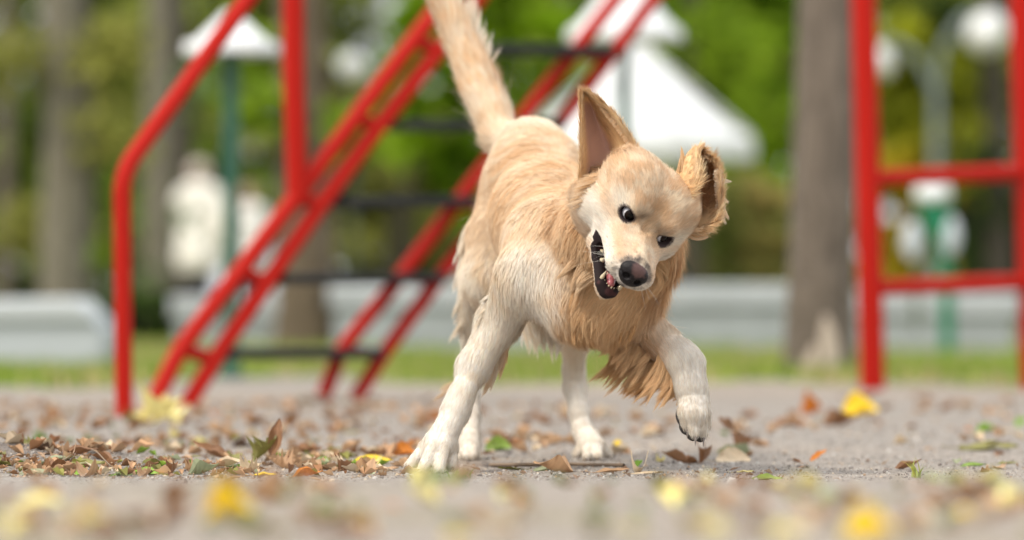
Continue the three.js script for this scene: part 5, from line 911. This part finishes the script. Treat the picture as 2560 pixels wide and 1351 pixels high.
// soft edge of the raised ear and fine stray hairs all over the outline
locks([1500, 268, 5.83], [1590, 390, 5.80], [1516, 250, 5.83], [1606, 366, 5.80], 900, 60, [0.003, 0, 0], LGOLD, CREAM, 0.0018, 0.0005);
for (let i = 0; i < 5200; i++) { const p = V(0, 0, 0), n = V(0, 0, 0); (stray.s ??= surfaceSampler(body))(p, n); if (Math.abs(n.dot(V(0, 0, 1))) > 0.5 || headWorldD(p.x, p.y, p.z) < 0) continue; const f = furAt(p.x, p.y, p.z, FD), dir = f.flow.clone().addScaledVector(n, -f.flow.dot(n)).normalize(); strand(coat, p, n, dir, f.len * (1.1 + 0.7 * fr()), f.lift + 0.2 + 0.3 * fr(), null, 0, 0.0003, tint(f.col), 0.5); }
// whiskers
for (let i = 0; i < 18; i++) { const s = i % 2 ? 1 : -1, a = H(s * (2.6 + 0.5 * fr()), -3.2 - 1.4 * fr(), 8.5 + 3 * fr()), d = V(s * (0.9 + 0.3 * fr()), -0.15 - 0.7 * fr(), 0.35 * gauss()).normalize().transformDirection(HR), L = 0.02 + 0.035 * fr(), P = []; for (let k = 0; k < 5; k++) { const t = k / 4; P.push(a.x + d.x * L * t, a.y + d.y * L * t - 0.006 * t * t, a.z + d.z * L * t); } coat.add(P, V(0, 0.2, 1).normalize(), 0.0003, [0.8, 0.77, 0.7], gauss()); }
const furMat = std([1, 1, 1], 1, { vertexColors: true, transmission: 0.3, thickness: 0, side: THREE.DoubleSide, specularIntensity: 0.35 });
console.log('strands', coat.n, 'triangles', coat.i / 3);
part('fur', coat.geo(), furMat, dog).userData.kind = 'stuff';
// pads and claws
{
  const pad = std([0.03, 0.025, 0.024], 0.7), claw = std([0.16, 0.13, 0.11], 0.35);
  const blob = (px, py, D, a, b, c, rz) => { const g = new THREE.SphereGeometry(1, 18, 14).scale(a, b, c); g.rotateZ(rz); const p = W(px, py, D); g.translate(p.x - DOG0.x, p.y, p.z - DOG0.z); part('paw_pad', g, pad, dog); };
  blob(1711, 1046, 5.965, 0.012, 0.018, 0.012, 0.4); blob(1714, 1070, 5.96, 0.009, 0.012, 0.009, 0.5); blob(1732, 1088, 5.952, 0.009, 0.01, 0.009, 0.9); blob(1752, 1092, 5.96, 0.009, 0.008, 0.009, 1.2);
  const nail = (px, py, D, d) => { const p = W(px, py, D), c = new THREE.CatmullRomCurve3([V(0, 0, 0), V(d[0] * 0.006, d[1] * 0.006 + 0.001, d[2] * 0.006), V(d[0] * 0.012, d[1] * 0.012 - 0.003, d[2] * 0.012)]), g = new THREE.TubeGeometry(c, 8, 0.0026, 7); const q = g.attributes.position; for (let i = 0; i < q.count; i++) { const t = Math.floor(i / 8) / 8, m = c.getPoint(t), k = 1 - 0.85 * t; q.setXYZ(i, m.x + (q.getX(i) - m.x) * k, m.y + (q.getY(i) - m.y) * k, m.z + (q.getZ(i) - m.z) * k); } g.translate(p.x - DOG0.x, p.y, p.z - DOG0.z); part('claw', g, claw, dog); };
  for (const [x, y, d] of [[1016, 1168, 5.975], [1054, 1182, 5.935], [1096, 1183, 5.935], [1132, 1172, 5.975]]) nail(x, y, d, [-0.35, -0.3, 0.7]);
  for (const [x, y, d] of [[1442, 1144, 6.487], [1468, 1148, 6.457], [1498, 1147, 6.457], [1524, 1142, 6.497]]) nail(x, y, d, [0.2, -0.3, 0.7]);
  for (const [x, y, d] of [[1720, 1076, 5.948], [1740, 1094, 5.94], [1760, 1096, 5.95]]) nail(x, y, d, [-0.1, -0.8, 0.4]);
}

scene.traverse((o) => { if (o.isMesh) { o.castShadow = o.receiveShadow = true; } });
renderer.render(scene, camera);
